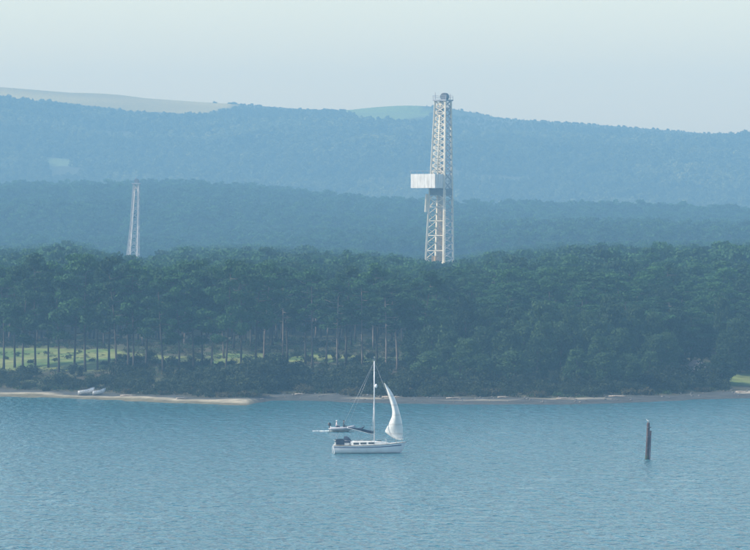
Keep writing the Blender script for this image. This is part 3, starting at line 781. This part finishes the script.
def lattice_mast():
    root = empty('lattice_mast', MAST, R(-12))
    tag(root, 'slim leaning white lattice mast rising from the hazy forest at left', 'derrick')
    s = 2000/FPX; gz = MAST.z
    P = lambda py: CAM_H+(HORIZON-py)*s-gz
    zt = P(184)
    def c(sx, sy, z):
        h = np.interp(z, [0, P(256), P(225), zt], [2.6, 2.15, 1.5, 1.05]); o = np.interp(z, [0, P(256), P(225), zt], [-1.0, -0.4, 0.4, 1.0])
        return Vector((sx*h+o, sy*h*0.8, z))
    lv = list(np.linspace(0, zt, 15))
    for sx, sy in ((-1, -1), (1, -1), (1, 1), (-1, 1)):
        m = MB()
        for a, b in zip(lv[:-1], lv[1:]): m.bar(c(sx, sy, a), c(sx, sy, b+0.05), 0.42)
        m.build('leg', M['mast_steel'], root)
    F4 = [((-1, -1), (1, -1)), ((1, -1), (1, 1)), ((1, 1), (-1, 1)), ((-1, 1), (-1, -1))]
    for fi, (a, b) in enumerate(F4):
        m = MB()
        for i, (z0, z1) in enumerate(zip(lv[:-1], lv[1:])):
            m.bar(c(*a, z1), c(*b, z1), 0.24)
            m.bar(c(*a, z0), c(*b, z1), 0.26); m.bar(c(*b, z0), c(*a, z1), 0.26)
        tag(m.build('bracing', M['mast_steel'], root), kind='stuff')
    m = MB(); m.box((0.2, 0, P(216)), (1.5, 1.2, 2.0)); m.build('travelling_block', M['dark_steel'], root)
    m = MB(); m.bar(c(-0.3, -1.05, 2), c(-0.3, -1.05, P(190)), 1.3, 0.15); m.build('cable_tray', M['mast_steel'], root)
    t = Vector((1.0, 0, zt))
    m = MB(); m.box(t+Vector((0, 0, 0.2)), (3.2, 2.8, 0.4)); m.build('crown_table', M['grey_steel'], root)
    for dy in (-0.4, 0.4):
        m = MB(); m.tube([t+Vector((0.1, dy-0.12, 1.2)), t+Vector((0.1, dy+0.12, 1.2))], 0.9, 14, smooth=False); m.build('sheave', M['dark_steel'], root)
    m = MB(); m.bar(t+Vector((-0.3, 0, 0.4)), t+Vector((-0.3, 0, 3.0)), 0.18); m.build('aerial', M['grey_steel'], root)
    m = MB(); m.box((0, 0, 2.0), (8, 7, 3.8)); m.build('base_unit', M['grey_steel'], root)
lattice_mast()

# ------------------------------------------------------------------ sailing yacht
def yacht():
    D = FPX*CAM_H/(453-HORIZON); S = D/FPX
    root = empty('sailing_yacht', ((370-375)*S, D, 0), R(3))
    tag(root, 'white sailing yacht with dark blue boom cover and only its headsail set', 'sailing boat')
    X = lambda px: (px-370)*S
    Z = lambda py: (453-py)*S
    L0, L1 = X(333), X(406.5); n = 17
    def sheer(u): return np.interp(u, [0, 0.3, 0.6, 1], [0.92, 0.90, 0.98, 1.28])
    def beam(u): return 1.42*np.interp(u, [0, 0.12, 0.3, 0.5, 0.7, 0.85, 0.95, 1], [0.72, 0.86, 0.98, 1.0, 0.84, 0.52, 0.2, 0.03])
    def station(u, inset=0.0):
        xb = L0+(L1-L0)*u; zs = sheer(u); b = beam(u)
        rake = 0.62*max(0, (u-0.86)/0.14)**1.5
        tr = 0.25*max(0, 1-u/0.06)
        out = []
        for k, (fy, fz) in enumerate([(1, 1), (0.99, 0.62), (0.95, 0.3), (0.86, 0.06), (0.62, -0.22), (0.25, -0.42), (0, -0.48)]):
            zz = zs*fz if fz > 0 else fz*(1-0.7*max(0, (u-0.8)/0.2))
            xx = xb-rake*(1-max(0, fz))-(-tr)*(1-max(0, fz))*0.6
            out.append((xx, b*fy, zz))
        return out
    half = [station(i/(n-1)) for i in range(n)]
    rings = [[(p[0], -p[1], p[2]) for p in h]+[p for p in h[::-1][1:]] for h in half]
    m = MB(); m.loft(rings, closed=False, caps=False)
    N_ = len(rings[0]); m.add(rings[0], [tuple(range(N_))])
    hull = m.build('hull', M['grp'], root)
    # deck
    m = MB(); dk = [[(h[0][0], -h[0][1]*0.985, h[0][2]-0.02), (h[0][0], 0, h[0][2]+0.05), (h[0][0], h[0][1]*0.985, h[0][2]-0.02)] for h in half]
    m.loft(dk, closed=False, caps=False); m.build('deck', M['deck'], root)
    # rubbing strake, stripe and boot line each side
    for sgn in (-1, 1):
        m = MB(); m.tube([(h[0][0], sgn*(h[0][1]+0.01), h[0][2]) for h in half], 0.035, 6); m.build('toe_rail', M['teak'], hull)
        m = MB()
        for (f0, f1, nm, mt) in ((0.80, 0.70, 'stripe', 'stripe'),):
            st = [[(h[0][0]*(1-(1-f)*0.0)+(h[1][0]-h[0][0])*(1-f)/0.38, sgn*(h[0][1]*(1-0.01*(1-f)/0.38)+0.008), h[0][2]*f) for f in (f0, f1)] for h in half[:-1]]
            m.loft(st, closed=False, caps=False)
        m.build('stripe', M['stripe'], hull)
        m = MB(); bt = [[(h[3][0], sgn*(h[3][1]+0.02), 0.17), (h[3][0], sgn*(h[3][1]-0.02), 0.0)] for h in half[:-1]]
        m.loft(bt, closed=False, caps=False); m.build('boot_line', M['antifoul'], hull)
    # coachroof
    m = MB(); rs = []
    for px, w, hgt in ((349.5, 0.95, 0.50), (353, 0.98, 0.52), (362, 0.98, 0.50), (372, 0.90, 0.45), (380, 0.74, 0.36), (386, 0.55, 0.22), (390, 0.35, 0.04)):
        u = (X(px)-L0)/(L1-L0); zd = sheer(u)
        rs.append([(X(px), -w, zd-0.05), (X(px)-0.02, -w*0.9, zd+hgt*0.85), (X(px), -w*0.45, zd+hgt), (X(px), w*0.45, zd+hgt), (X(px)-0.02, w*0.9, zd+hgt*0.85), (X(px), w, zd-0.05)])
    m.loft(rs, closed=False, caps=False, smooth=False); m.add(rs[0], [tuple(range(6))]); cabin = m.build('cabin', M['deck'], root)
    for sgn in (-1, 1):
        for a, b in ((353, 358.5), (360, 366), (368, 374)):
            m = MB(); q = []
            for px in (a, b):
                w = np.interp(px, [353, 362, 372, 380], [0.98, 0.98, 0.90, 0.74]); zd = sheer((X(px)-L0)/(L1-L0))
                q.append([(X(px), sgn*(w*0.965+0.02), zd+0.12), (X(px), sgn*(w*0.92+0.02), zd+0.33)])
            m.loft(q, closed=False, caps=False, smooth=False); m.build('window', M['glass'], cabin)
    m = MB(); m.box((X(379), 0, sheer(.62)+0.42), (0.55, 0.55, 0.08)); m.build('hatch', M['glass'], cabin)
    m = MB(); m.tube([(X(354), -0.7, sheer(.3)+0.56), (X(372), -0.6, sheer(.5)+0.5)], 0.03, 5); m.build('hand_rail', M['teak'], cabin)
    # cockpit coaming, tiller well
    for sgn in (-1, 1):
        m = MB(); m.box((X(342), sgn*0.86, 1.05), (1.7, 0.14, 0.32)); m.build('coaming', M['deck'], root)
    # spray hood and dodgers, dark blue canvas
    m = MB(); rs = []
    for px, h, w in ((344.2, 0.98, 0.90), (346.5, 1.02, 0.93), (349, 0.86, 0.94), (351.5, 0.52, 0.95)):
        zb = 0.95; ring = []
        for k in range(9):
            t = math.pi*k/8; ring.append((X(px), -w*math.cos(t), zb+h*min(1, math.sin(t)*1.25)))
        rs.append(ring)
    m.loft(rs, closed=False, caps=False); m.build('spray_hood', M['navy'], root)
    for sgn in (-1, 1):
        m = MB(); m.loft([[(X(335.5), sgn*1.12, 1.0), (X(335.5), sgn*1.12, 1.58)], [(X(340), sgn*1.22, 0.98), (X(340), sgn*1.22, 1.62)], [(X(344), sgn*1.28, 0.98), (X(344), sgn*1.28, 1.60)]], closed=False, caps=False)
        m.build('dodger', M['navy'], root)
    # mast, spreaders, boom
    xm = X(374.3); zt = Z(361)
    m = MB(); m.tube([(xm, 0, 1.35), (xm, 0, zt)], [0.085, 0.06], 10); mast = m.build('mast', M['alloy'], root)
    m = MB(); m.tube([(xm-0.05, -0.75, Z(402)), (xm, 0, Z(402)+0.04), (xm-0.05, 0.75, Z(402))], 0.025, 6); m.build('spreader', M['alloy'], mast)
    m = MB(); m.tube([(xm, 0, zt), (xm, 0, zt+0.55)], 0.012, 5); m.tube([(xm-0.2, 0, zt+0.12), (xm+0.15, 0, zt+0.12)], 0.015, 5); m.build('wind_vane', M['wire'], mast)
    m = MB(); cx = (xm+0.2, -0.08, Z(386))
    m.ball(cx, (0.15, 0.15, 0.24), 8, 6); m.build('radar_reflector', M['white_paint'], mast)
    b0 = Vector((xm-0.08, 0, Z(434.5))); b1 = Vector((X(347), -0.35, Z(427.5)))
    m = MB(); m.tube([b0, b1], [0.06, 0.055], 8); boom = m.build('boom', M['alloy'], root)
    m = MB(); pts = [b0.lerp(b1, q)+Vector((0, 0, h)) for q, h in ((0.02, 0.24), (0.08, 0.20), (0.25, 0.16), (0.42, 0.17), (0.5, 0.20), (0.7, 0.11), (0.97, 0.05))]
    m.tube(pts, [0.13, 0.18, 0.17, 0.17, 0.16, 0.11, 0.06], 9); m.build('sail_cover', M['navy'], boom)
    m = MB(); q = b0.lerp(b1, 0.46)+Vector((0, 0, 0.2)); m.loft([[q+Vector((-0.75, 0, 0)), q+Vector((-0.7, 0.06, -0.1)), q+Vector((-0.7, -0.06, -0.1))], [q+Vector((0.1, 0.1, 0.28)), q+Vector((0.1, 0.16, 0.1)), q+Vector((0.1, -0.16, 0.1))], [q+Vector((0.35, 0, 0.40)), q+Vector((0.35, 0.08, 0.3)), q+Vector((0.35, -0.08, 0.3))]])
    m.build('loose_sail_fold', M['navy'], boom)
    # rigging
    def wire(a, b, nm='stay', r=0.011):
        k = MB(); k.tube([a, b], r, 5); k.build(nm, M['wire'], root)
    wire((xm, 0, zt-0.05), (X(406), 0, 1.3)); wire((xm, 0, zt-0.02), (L0+0.05, 0, 0.95))
    for sgn in (-1, 1):
        wire((xm, sgn*0.04, zt-0.3), (xm-0.05, sgn*0.75, Z(402)), 'shroud'); wire((xm-0.05, sgn*0.75, Z(402)), (xm-0.1, sgn*1.32, 0.98), 'shroud')
        wire((xm, sgn*0.04, Z(402)), (xm-0.45, sgn*1.33, 0.98), 'shroud')
    wire((xm, 0, zt-0.1), b1+Vector((0, 0, 0.05)), 'topping_lift', 0.008)
    # guard rails
    for sgn in (-1, 1):
        m = MB(); st = []
        for u in (0.10, 0.24, 0.4, 0.56, 0.72, 0.86):
            p = Vector((L0+(L1-L0)*u, sgn*beam(u)*0.95, sheer(u))); q = p+Vector((0, 0, 0.58)); m.tube([p, q], 0.014, 5); st.append(q)
        m.tube(st, 0.009, 4); m.tube([q-Vector((0, 0, 0.28)) for q in st], 0.008, 4); m.build('guard_rail', M['wire'], root)
    m = MB(); m.tube([(X(396), -0.62, 1.15), (X(397), -0.62, 1.75), (X(405), -0.15, 1.88), (X(406.5), 0, 1.9), (X(405), 0.15, 1.88), (X(397), 0.62, 1.75), (X(396), 0.62, 1.15)], 0.018, 6)
    for sgn in (-1, 1): m.tube([(X(403), sgn*0.28, 1.83), (X(402), sgn*0.3, 1.2)], 0.016, 5)
    m.build('pulpit', M['wire'], root)
    m = MB(); m.tube([(X(337), -1.1, 0.95), (X(336.5), -1.1, 1.5), (X(333.8), -0.95, 1.52), (X(333.6), 0.95, 1.52), (X(336.5), 1.1, 1.5), (X(337), 1.1, 0.95)], 0.018, 6); m.build('pushpit', M['wire'], root)
    m = MB(); m.box((L0-0.08, 0, 0.15), (0.10, 0.06, 1.3)); m.build('rudder', M['grp'], root)
    # headsail: bulging away from the forestay, leech and foot hollowed
    Lft = [(384, 383), (386.2, 389), (388.4, 396), (390.6, 403), (392.0, 409), (392.5, 414), (391.2, 419), (388.9, 424), (386.6, 428.5), (385.0, 432)]
    Rgt = [(384.3, 383), (389.0, 388), (393.0, 394), (396.2, 401), (398.4, 408), (400.3, 415), (401.8, 421), (402.8, 428), (403.2, 434), (402.0, 440.5)]
    nu = 12; vs = []
    for j, (a, b) in enumerate(zip(Lft, Rgt)):
        v = j/9
        for i in range(nu+1):
            u = i/nu; px = a[0]+(b[0]-a[0])*u; py = a[1]+(b[1]-a[1])*u+(1.8*math.sin(math.pi*u) if j == 9 else 0)
            belly = 1.25*math.sin(math.pi*(0.15+0.85*u)**0.8)*math.sin(math.pi*min(1, 0.12+0.8*v))
            vs.append((X(px), 0.9*(1-u)*v-belly*0.9-0.05, Z(py)))
    fs = [(j*(nu+1)+i, j*(nu+1)+i+1, (j+1)*(nu+1)+i+1, (j+1)*(nu+1)+i) for j in range(9) for i in range(nu)]
    m = MB(); m.add(vs, fs, True); so_ = m.build('headsail', M['sail'], root)
    sub = so_.modifiers.new('sub', 'SUBSURF'); sub.levels = sub.render_levels = 2
    sl_ = so_.modifiers.new('thick', 'SOLIDIFY'); sl_.thickness = 0.012
    wire((X(385.8), 0.85, Z(431.8)), (X(352), -1.0, 1.2), 'sheet', 0.012)
yacht()

# ------------------------------------------------------------------ small motor boat with two people, behind the yacht
MBD = FPX*CAM_H/(431.5-HORIZON); MBS = MBD/FPX
MBX = (341-375)*MBS
def motor_boat():
    root = empty('motor_dinghy', (MBX, MBD, 0.05), R(4)); S = MBS
    tag(root, 'small grey outboard dinghy under way behind the yacht stern', 'motorboat')
    # inflatable collar: two tubes meeting in a raised bow
    X0, X1 = -1.35, 1.75
    for sgn in (-1, 1):
        m = MB(); pts = [(X0-0.25, sgn*0.62, 0.30), (X0, sgn*0.64, 0.30), (0, sgn*0.68, 0.32), (0.9, sgn*0.60, 0.38), (1.45, sgn*0.33, 0.50), (1.75, sgn*0.02, 0.58)]
        m.tube(pts, [0.06, 0.22, 0.22, 0.22, 0.21, 0.19], 10); m.build('collar', M['rib_grey'], root)
    m = MB(); m.loft([[(X0, -0.55, 0.16), (X0, 0, -0.12), (X0, 0.55, 0.16)], [(0.5, -0.55, 0.2), (0.5, 0, -0.15), (0.5, 0.55, 0.2)], [(1.6, -0.08, 0.42), (1.6, 0, 0.2), (1.6, 0.08, 0.42)]], closed=True)
    m.build('hull', M['white_paint'], root)
    m = MB(); m.box((X0, 0, 0.38), (0.07, 1.0, 0.5)); m.build('transom', M['white_paint'], root)
    for tx in (-0.55, 0.45):
        m = MB(); m.box((tx, 0, 0.48), (0.28, 1.0, 0.07)); m.build('thwart', M['teak'], root)
    ob = MB(); ob.loft([[(X0-0.12+dx, dy, 0.72+dz) for dx, dy in ((0.17, -0.14), (0.17, 0.14), (-0.22, 0.15), (-0.22, -0.15))] for dz in (0, 0.05)]+
                       [[(X0-0.16+dx, dy, 1.02) for dx, dy in ((0.16, -0.13), (0.16, 0.13), (-0.22, 0.12), (-0.22, -0.12))], [(X0-0.16+dx, dy, 1.12) for dx, dy in ((0.10, -0.08), (0.10, 0.08), (-0.15, 0.08), (-0.15, -0.08))]])
    e = ob.build('outboard_motor', M['tyre_black'], root)
    l = MB(); l.box((X0-0.14, 0, 0.30), (0.14, 0.10, 0.85)); l.tube([(X0, 0, 0.8), (X0+0.5, 0.1, 0.82)], 0.022, 6); l.build('motor_leg', M['tyre_black'], e)
motor_boat()

def person(name, loc, rz, label, shirt, legs, hat=None):
    """seated figure: one skinned surface; clothes are materials on it, hair a child"""
    J = {}; E = []; Rr = []; V_ = []
    def jv(k, p, r, par=None):
        J[k] = len(V_); V_.append(p); Rr.append(r)
        if par: E.append((J[par], J[k]))
    jv('pelvis', (0, 0, 0.12), (0.15, 0.12)); jv('waist', (0.02, 0, 0.30), (0.13, 0.10), 'pelvis'); jv('chest', (0.04, 0, 0.48), (0.16, 0.12), 'waist')
    jv('neckb', (0.05, 0, 0.62), (0.075, 0.07), 'chest'); jv('neck', (0.06, 0, 0.68), (0.052, 0.052), 'neckb'); jv('head', (0.08, 0, 0.78), (0.088, 0.078), 'neck'); jv('top', (0.07, 0, 0.87), (0.07, 0.065), 'head')
    for s, nm in ((1, 'l'), (-1, 'r')):
        jv('sh'+nm, (0.03, s*0.18, 0.57), (0.062, 0.062), 'chest'); jv('el'+nm, (0.10, s*0.25, 0.32), (0.045, 0.045), 'sh'+nm); jv('wr'+nm, (0.30, s*0.19, 0.24), (0.03, 0.03), 'el'+nm)
        jv('pa'+nm, (0.37, s*0.17, 0.23), (0.036, 0.022), 'wr'+nm)
        for q, (dy, ln) in enumerate(((0.03, 0.065), (0.01, 0.078), (-0.01, 0.072), (-0.03, 0.055))):
            jv('f%d%s' % (q, nm), (0.375+ln*0.75, s*0.17+dy, 0.215), (0.010, 0.010), 'pa'+nm); jv('g%d%s' % (q, nm), (0.375+ln, s*0.17+dy, 0.185), (0.008, 0.008), 'f%d%s' % (q, nm))
        jv('th'+nm, (0.36, s*0.17-s*0.05, 0.215), (0.010, 0.010), 'wr'+nm)
        jv('hi'+nm, (0.04, s*0.10, 0.08), (0.10, 0.09), 'pelvis'); jv('kn'+nm, (0.44, s*0.13, 0.10), (0.068, 0.068), 'hi'+nm); jv('an'+nm, (0.42, s*0.13, -0.30), (0.045, 0.045), 'kn'+nm); jv('to'+nm, (0.58, s*0.14, -0.345), (0.04, 0.035), 'an'+nm)
    me = bpy.data.meshes.new('sk'); me.from_pydata(V_, E, [])
    o = bpy.data.objects.new('sk', me); col.objects.link(o)
    o.modifiers.new('skin', 'SKIN'); sb = o.modifiers.new('sub', 'SUBSURF'); sb.levels = 2
    if not me.skin_vertices: me.attributes.new('skin', 'FLOAT', 'POINT')
    for i, sv in enumerate(me.skin_vertices[0].data): sv.radius = Rr[i]; sv.use_root = (i == 0)
    dg = bpy.context.evaluated_depsgraph_get(); bm_ = bpy.data.meshes.new_from_object(o.evaluated_get(dg)); bpy.data.objects.remove(o)
    vs = [v.co.copy() for v in bm_.vertices]; fs = [tuple(p.vertices) for p in bm_.polygons]
    m = MB(); m.add(vs, fs, True)
    m.ball((0.175, 0, 0.785), (0.022, 0.016, 0.026), 8, 6)                     # nose
    for s in (1, -1): m.ball((0.07, s*0.082, 0.785), (0.02, 0.012, 0.032), 8, 6)  # ears
    o = m.build(name, M['skin'], None); o.location = loc; o.rotation_euler = (0, 0, rz)
    for k in (shirt, legs, 'tyre_black'): o.data.materials.append(M[k])
    for p in o.data.polygons:
        c = p.center; i = 0
        if c.z < -0.26: i = 3
        elif c.x > 0.27 and c.z > 0.17: i = 0
        elif c.z < 0.17 : i = 2
        elif c.z < 0.655: i = 1
        p.material_index = i
    h = MB(); h.ball((0.055, 0, 0.835), (0.108, 0.096, 0.085), 12, 8)
    h.build('hat' if hat else 'hair', M[hat or 'hair'], o)
    for s in (1, -1):
        e = MB(); e.ball((0.158, s*0.032, 0.805), (0.010, 0.013, 0.009), 6, 5); e.build('eye', M['tyre_black'], o)
    mo = MB(); mo.ball((0.160, 0, 0.735), (0.008, 0.026, 0.007), 6, 5); mo.build('mouth', M['red_cloth'], o)
    tag(o, label, 'person', 'people in the dinghy'); return o
person('person', (MBX-0.62, MBD-0.02, 0.50+0.05), R(2), 'person in pale pink top seated aft by the outboard motor', 'pale_cloth', 'jeans', 'white_paint')
person('person', (MBX+0.30, MBD+0.05, 0.52+0.05), R(8), 'person in dark clothes seated forward in the small dinghy', 'dark_cloth', 'dark_cloth')

# wake behind the dinghy: a broken patch of foam
m = MB(); g = random.Random(4)
for i in range(34):
    q = g.random()**1.4; x = MBX-1.6-2.1*q; y = MBD+g.uniform(-0.5, 0.5)*(0.5+3.0*q); r_ = g.uniform(0.03, 0.10)*(1.2-0.7*q)
    n = 6; a0 = g.random()*6
    ring = [(x+r_*3.2*math.cos(a0+k*6.283/n)*g.uniform(.7, 1.2), y+r_*1.3*math.sin(a0+k*6.283/n)*g.uniform(.7, 1.2), 0.07) for k in range(n)]
    m.add(ring+[(x, y, 0.07+r_*0.55)], [(k, (k+1) % n, n) for k in range(n)], True)
tag(m.build('boat_wake', M['foam']), 'short streak of white foam trailing the small dinghy', 'foam', kind='stuff')

# ------------------------------------------------------------------ channel pile with a gull
def channel_post():
    D = FPX*CAM_H/(459.5-HORIZON); S = D/FPX; x = (647-375)*S
    root = empty('channel_post', (x, D, 0)); root.rotation_euler = (0, R(2.2), 0)
    tag(root, 'dark weathered timber post standing in the water at right', 'post')
    H = (459.5-422.5)*S
    m = MB(); m.tube([(0, 0, -2), (0, 0, 0.9), (0.02, 0, 2.4), (0.0, 0, H-0.15), (0, 0, H)], [0.21, 0.20, 0.19, 0.18, 0.15], 12); m.build('pile', M['timber'], root)
    m = MB(); m.box((0.30, -0.02, H*0.5-0.5), (0.17, 0.24, H-0.9)); m.build('fender_timber', M['timber2'], root)
    m = MB(); m.box((0.24, -0.02, H*0.72), (0.30, 0.30, 0.5)); m.build('cleat_block', M['timber'], root)
    for z in (H*0.30, H*0.60, H*0.86):
        m = MB(); m.tube([(0.07, 0, z), (0.07, 0, z+0.09)], 0.27, 12, smooth=False); m.build('iron_band', M['dark_steel'], root)
    m = MB(); m.tube([(0, 0, -0.3), (0, 0, 0.45)], [0.235, 0.215], 12); m.build('weed_collar', M['weed'], root)
    return x+H*math.sin(R(2.2)), D, H
px_, pD, pH = channel_post()
def gull():
    root = empty('gull', (px_, pD, pH), R(190))
    tag(root, 'white gull perched on top of the timber post', 'bird')
    m = MB(); pr = []
    prof = [(-0.20, 0.14, 0.012), (-0.12, 0.15, 0.045), (-0.02, 0.165, 0.075), (0.08, 0.19, 0.078), (0.14, 0.23, 0.055), (0.165, 0.28, 0.040), (0.19, 0.315, 0.044), (0.225, 0.32, 0.034), (0.245, 0.315, 0.012)]
    for x, z, r_ in prof: pr.append([(x, r_*math.cos(t*math.pi/5), z+r_*math.sin(t*math.pi/5)*0.95) for t in range(10)])
    m.loft(pr); m.build('body', M['gull_white'], root)
    for s in (-1, 1):
        m = MB(); m.loft([[(0.09, s*0.07, 0.22), (0.09, s*0.085, 0.19), (0.09, s*0.07, 0.14)], [(-0.1, s*0.055, 0.20), (-0.1, s*0.07, 0.17), (-0.1, s*0.06, 0.13)], [(-0.30, s*0.012, 0.155), (-0.30, s*0.02, 0.15), (-0.30, s*0.016, 0.14)]]); m.build('wing', M['gull_grey'], root)
        m = MB(); m.tube([(0.02, s*0.03, 0.10), (0.03, s*0.03, 0.0), (0.07, s*0.03, 0.0)], 0.008, 5); m.build('leg', M['beak'], root)
    m = MB(); m.tube([(0.24, 0, 0.315), (0.285, 0, 0.305)], [0.014, 0.004], 6); m.build('beak', M['beak'], root)
gull()

# ------------------------------------------------------------------ two dinghies drawn up on the sand
def beached(px, bow_px, py, label, k):
    Dw = float(shore_D(px))+7.0; S = Dw/FPX
    x0 = (px-375)*S; L = (bow_px-px)*S; z = land_z(x0+L/2, Dw)
    root = empty('beached_dinghy', (x0, Dw+k, z+0.02), R(6)); tag(root, label, 'boat', 'dinghies on the beach')
    root.rotation_euler = (R(-14), R(-7), R(5))
    W = 0.75; rings = []
    for u in (0, 0.15, 0.35, 0.55, 0.75, 0.9, 1.0):
        b = W*np.interp(u, [0, 0.4, 0.75, 0.9, 1], [0.75, 1.0, 0.72, 0.38, 0.03]); sh_ = np.interp(u, [0, 0.5, 1], [0.55, 0.52, 0.92]); kl = np.interp(u, [0, 0.7, 1], [0.02, 0.0, 0.35])
        xx = L*u
        rings.append([(xx, -b, sh_), (xx-0.1*u, -b*0.85, sh_*0.5+kl*0.4), (xx-0.2*u, -b*0.4, kl+0.04), (xx-0.22*u, 0, kl), (xx-0.2*u, b*0.4, kl+0.04), (xx-0.1*u, b*0.85, sh_*0.5+kl*0.4), (xx, b, sh_)])
    m = MB(); m.loft(rings, closed=False, caps=False); m.add(rings[0], [tuple(range(7))])
    h = m.build('hull', M['white_paint'], root); s_ = h.modifiers.new('t', 'SOLIDIFY'); s_.thickness = 0.035
    for sg in (0, -1):
        m = MB(); m.tube([r_[sg] for r_ in rings], 0.035, 6); m.build('gunwale', M['rib_grey'], root)
    for u in (0.3, 0.6):
        m = MB(); b = W*np.interp(u, [0, 0.4, 0.75], [0.75, 1.0, 0.72]); m.box((L*u, 0, 0.40), (0.24, 2*b*0.93, 0.04)); m.build('thwart', M['teak'], root)
beached(78.5, 95.5, 397, 'white open dinghy on the sand, its bow behind the other dinghy', 0.0)
beached(92.5, 106.0, 396, 'white open dinghy on the sand with raised bow, right of the pair', 1.9)

# ------------------------------------------------------------------ pale pink hut among the trees, right
def hut():
    px = 697; D = float(shore_D(px))+44; S = D/FPX; x = (px-375)*S; z = CAM_H+(HORIZON-380)*S; g0 = land_z(x, D)
    root = empty('hut', (x, D, g0), R(18)); tag(root, 'small pale pink hut half hidden by trees near the right shore', 'hut')
    base = z-g0; H = 2.3
    m = MB(); m.box((0, 0, (base+H)/2-0.2), (2.3, 3.0, base+H+0.4))
    m.add([(-1.15, -1.5, base+H), (1.15, -1.5, base+H), (0, -1.5, base+H+0.9)], [(0, 1, 2)]); m.add([(-1.15, 1.5, base+H), (1.15, 1.5, base+H), (0, 1.5, base+H+0.9)], [(0, 2, 1)])
    w = m.build('wall', M['hut_wall'], root)
    for s in (-1, 1):
        m = MB(); m.loft([[(s*1.35, y, base+H-0.15), (s*1.35, y, base+H-0.05), (0, y, base+H+1.03), (0, y, base+H+0.93)] for y in (-1.7, 1.7)], smooth=False); m.build('roof', M['hut_roof'], root)
    m = MB(); m.box((0.45, -1.52, base+0.95), (0.75, 0.06, 1.9)); m.build('door', M['drift'], root)
    m = MB(); m.box((-0.55, -1.52, base+1.35), (0.6, 0.06, 0.7)); f = m.build('window', M['white_paint'], root)
    m = MB(); m.box((-0.55, -1.555, base+1.35), (0.48, 0.03, 0.58)); m.build('pane', M['glass'], f)
hut()

# ------------------------------------------------------------------ driftwood and stones along the tide line
g = random.Random(9)
for i in range(9):
    px = [128, 182, 300, 392, 455, 503, 566, 618, 742][i]; t = [9, 8, 11, 12, 11, 13, 10, 12, 11][i]; D = float(shore_D(px))+t; x = (px-375)*D/FPX
    L = g.uniform(1.6, 3.6); m = MB(); m.tube([(-L/2, 0, 0.1), (-L*0.1, 0.1, 0.16), (L*0.25, -0.05, 0.12), (L/2, 0.1, 0.2)], [0.13, 0.12, 0.09, 0.04], 7)
    m.tube([(L*0.1, 0, 0.14), (L*0.25, 0.25, 0.45)], [0.06, 0.02], 5)
    o = m.build('driftwood_log', M['drift']); o.location = (x, D, land_z(x, D)); o.rotation_euler = (0, 0, g.uniform(-0.5, 0.5))
    near = ['on the pale sand right of the dinghies', 'on the pale sand near the spit tip', 'at the back of the small cove', 'behind the yacht mast', 'on the mud below the tall derrick',
            'on the mud below the reddish scrub', 'on the mud mid right', 'on the mud behind the timber post', 'by the small lawn at the right edge'][i]
    tag(o, 'grey driftwood log lying '+near, 'log', 'driftwood along the shore')
m = MB()
for i in range(150):
    px = g.uniform(250, 760); t = g.uniform(3, 19); D = float(shore_D(px))+t; x = (px-375)*D/FPX; r_ = g.uniform(0.06, 0.22)
    m.ball((x, D, land_z(x, D)+r_*0.2), (r_*g.uniform(1, 1.7), r_, r_*0.6), 6, 4, Matrix.Rotation(g.uniform(0, 3), 3, 'Z'))
tag(m.build('shore_stones', M['rock']), 'scattered stones on the grey mud shore', 'stones', kind='stuff')

# ------------------------------------------------------------------ haze
m = MB(); x0, x1, y0, y1, z0, z1 = -3000, 3000, -900, 4900, -5.0, 186.0
m.box(((x0+x1)/2, (y0+y1)/2, (z0+z1)/2), (x1-x0, y1-y0, z1-z0))
hm = bpy.data.materials.new('haze'); hm.use_nodes = True; hn = hm.node_tree.nodes; hn.clear()
pv = hn.new('ShaderNodeVolumePrincipled'); pv.inputs['Color'].default_value = (*HAZE_COLOR, 1); pv.inputs['Density'].default_value = HAZE_DENSITY
pv.inputs['Absorption Color'].default_value = (*HAZE_ABSORB, 1); pv.inputs['Anisotropy'].default_value = 0.0
ho = hn.new('ShaderNodeOutputMaterial'); hm.node_tree.links.new(pv.outputs[0], ho.inputs['Volume'])
tag(m.build('haze', hm), 'pale blue summer haze over the water and woods', 'haze', kind='stuff')
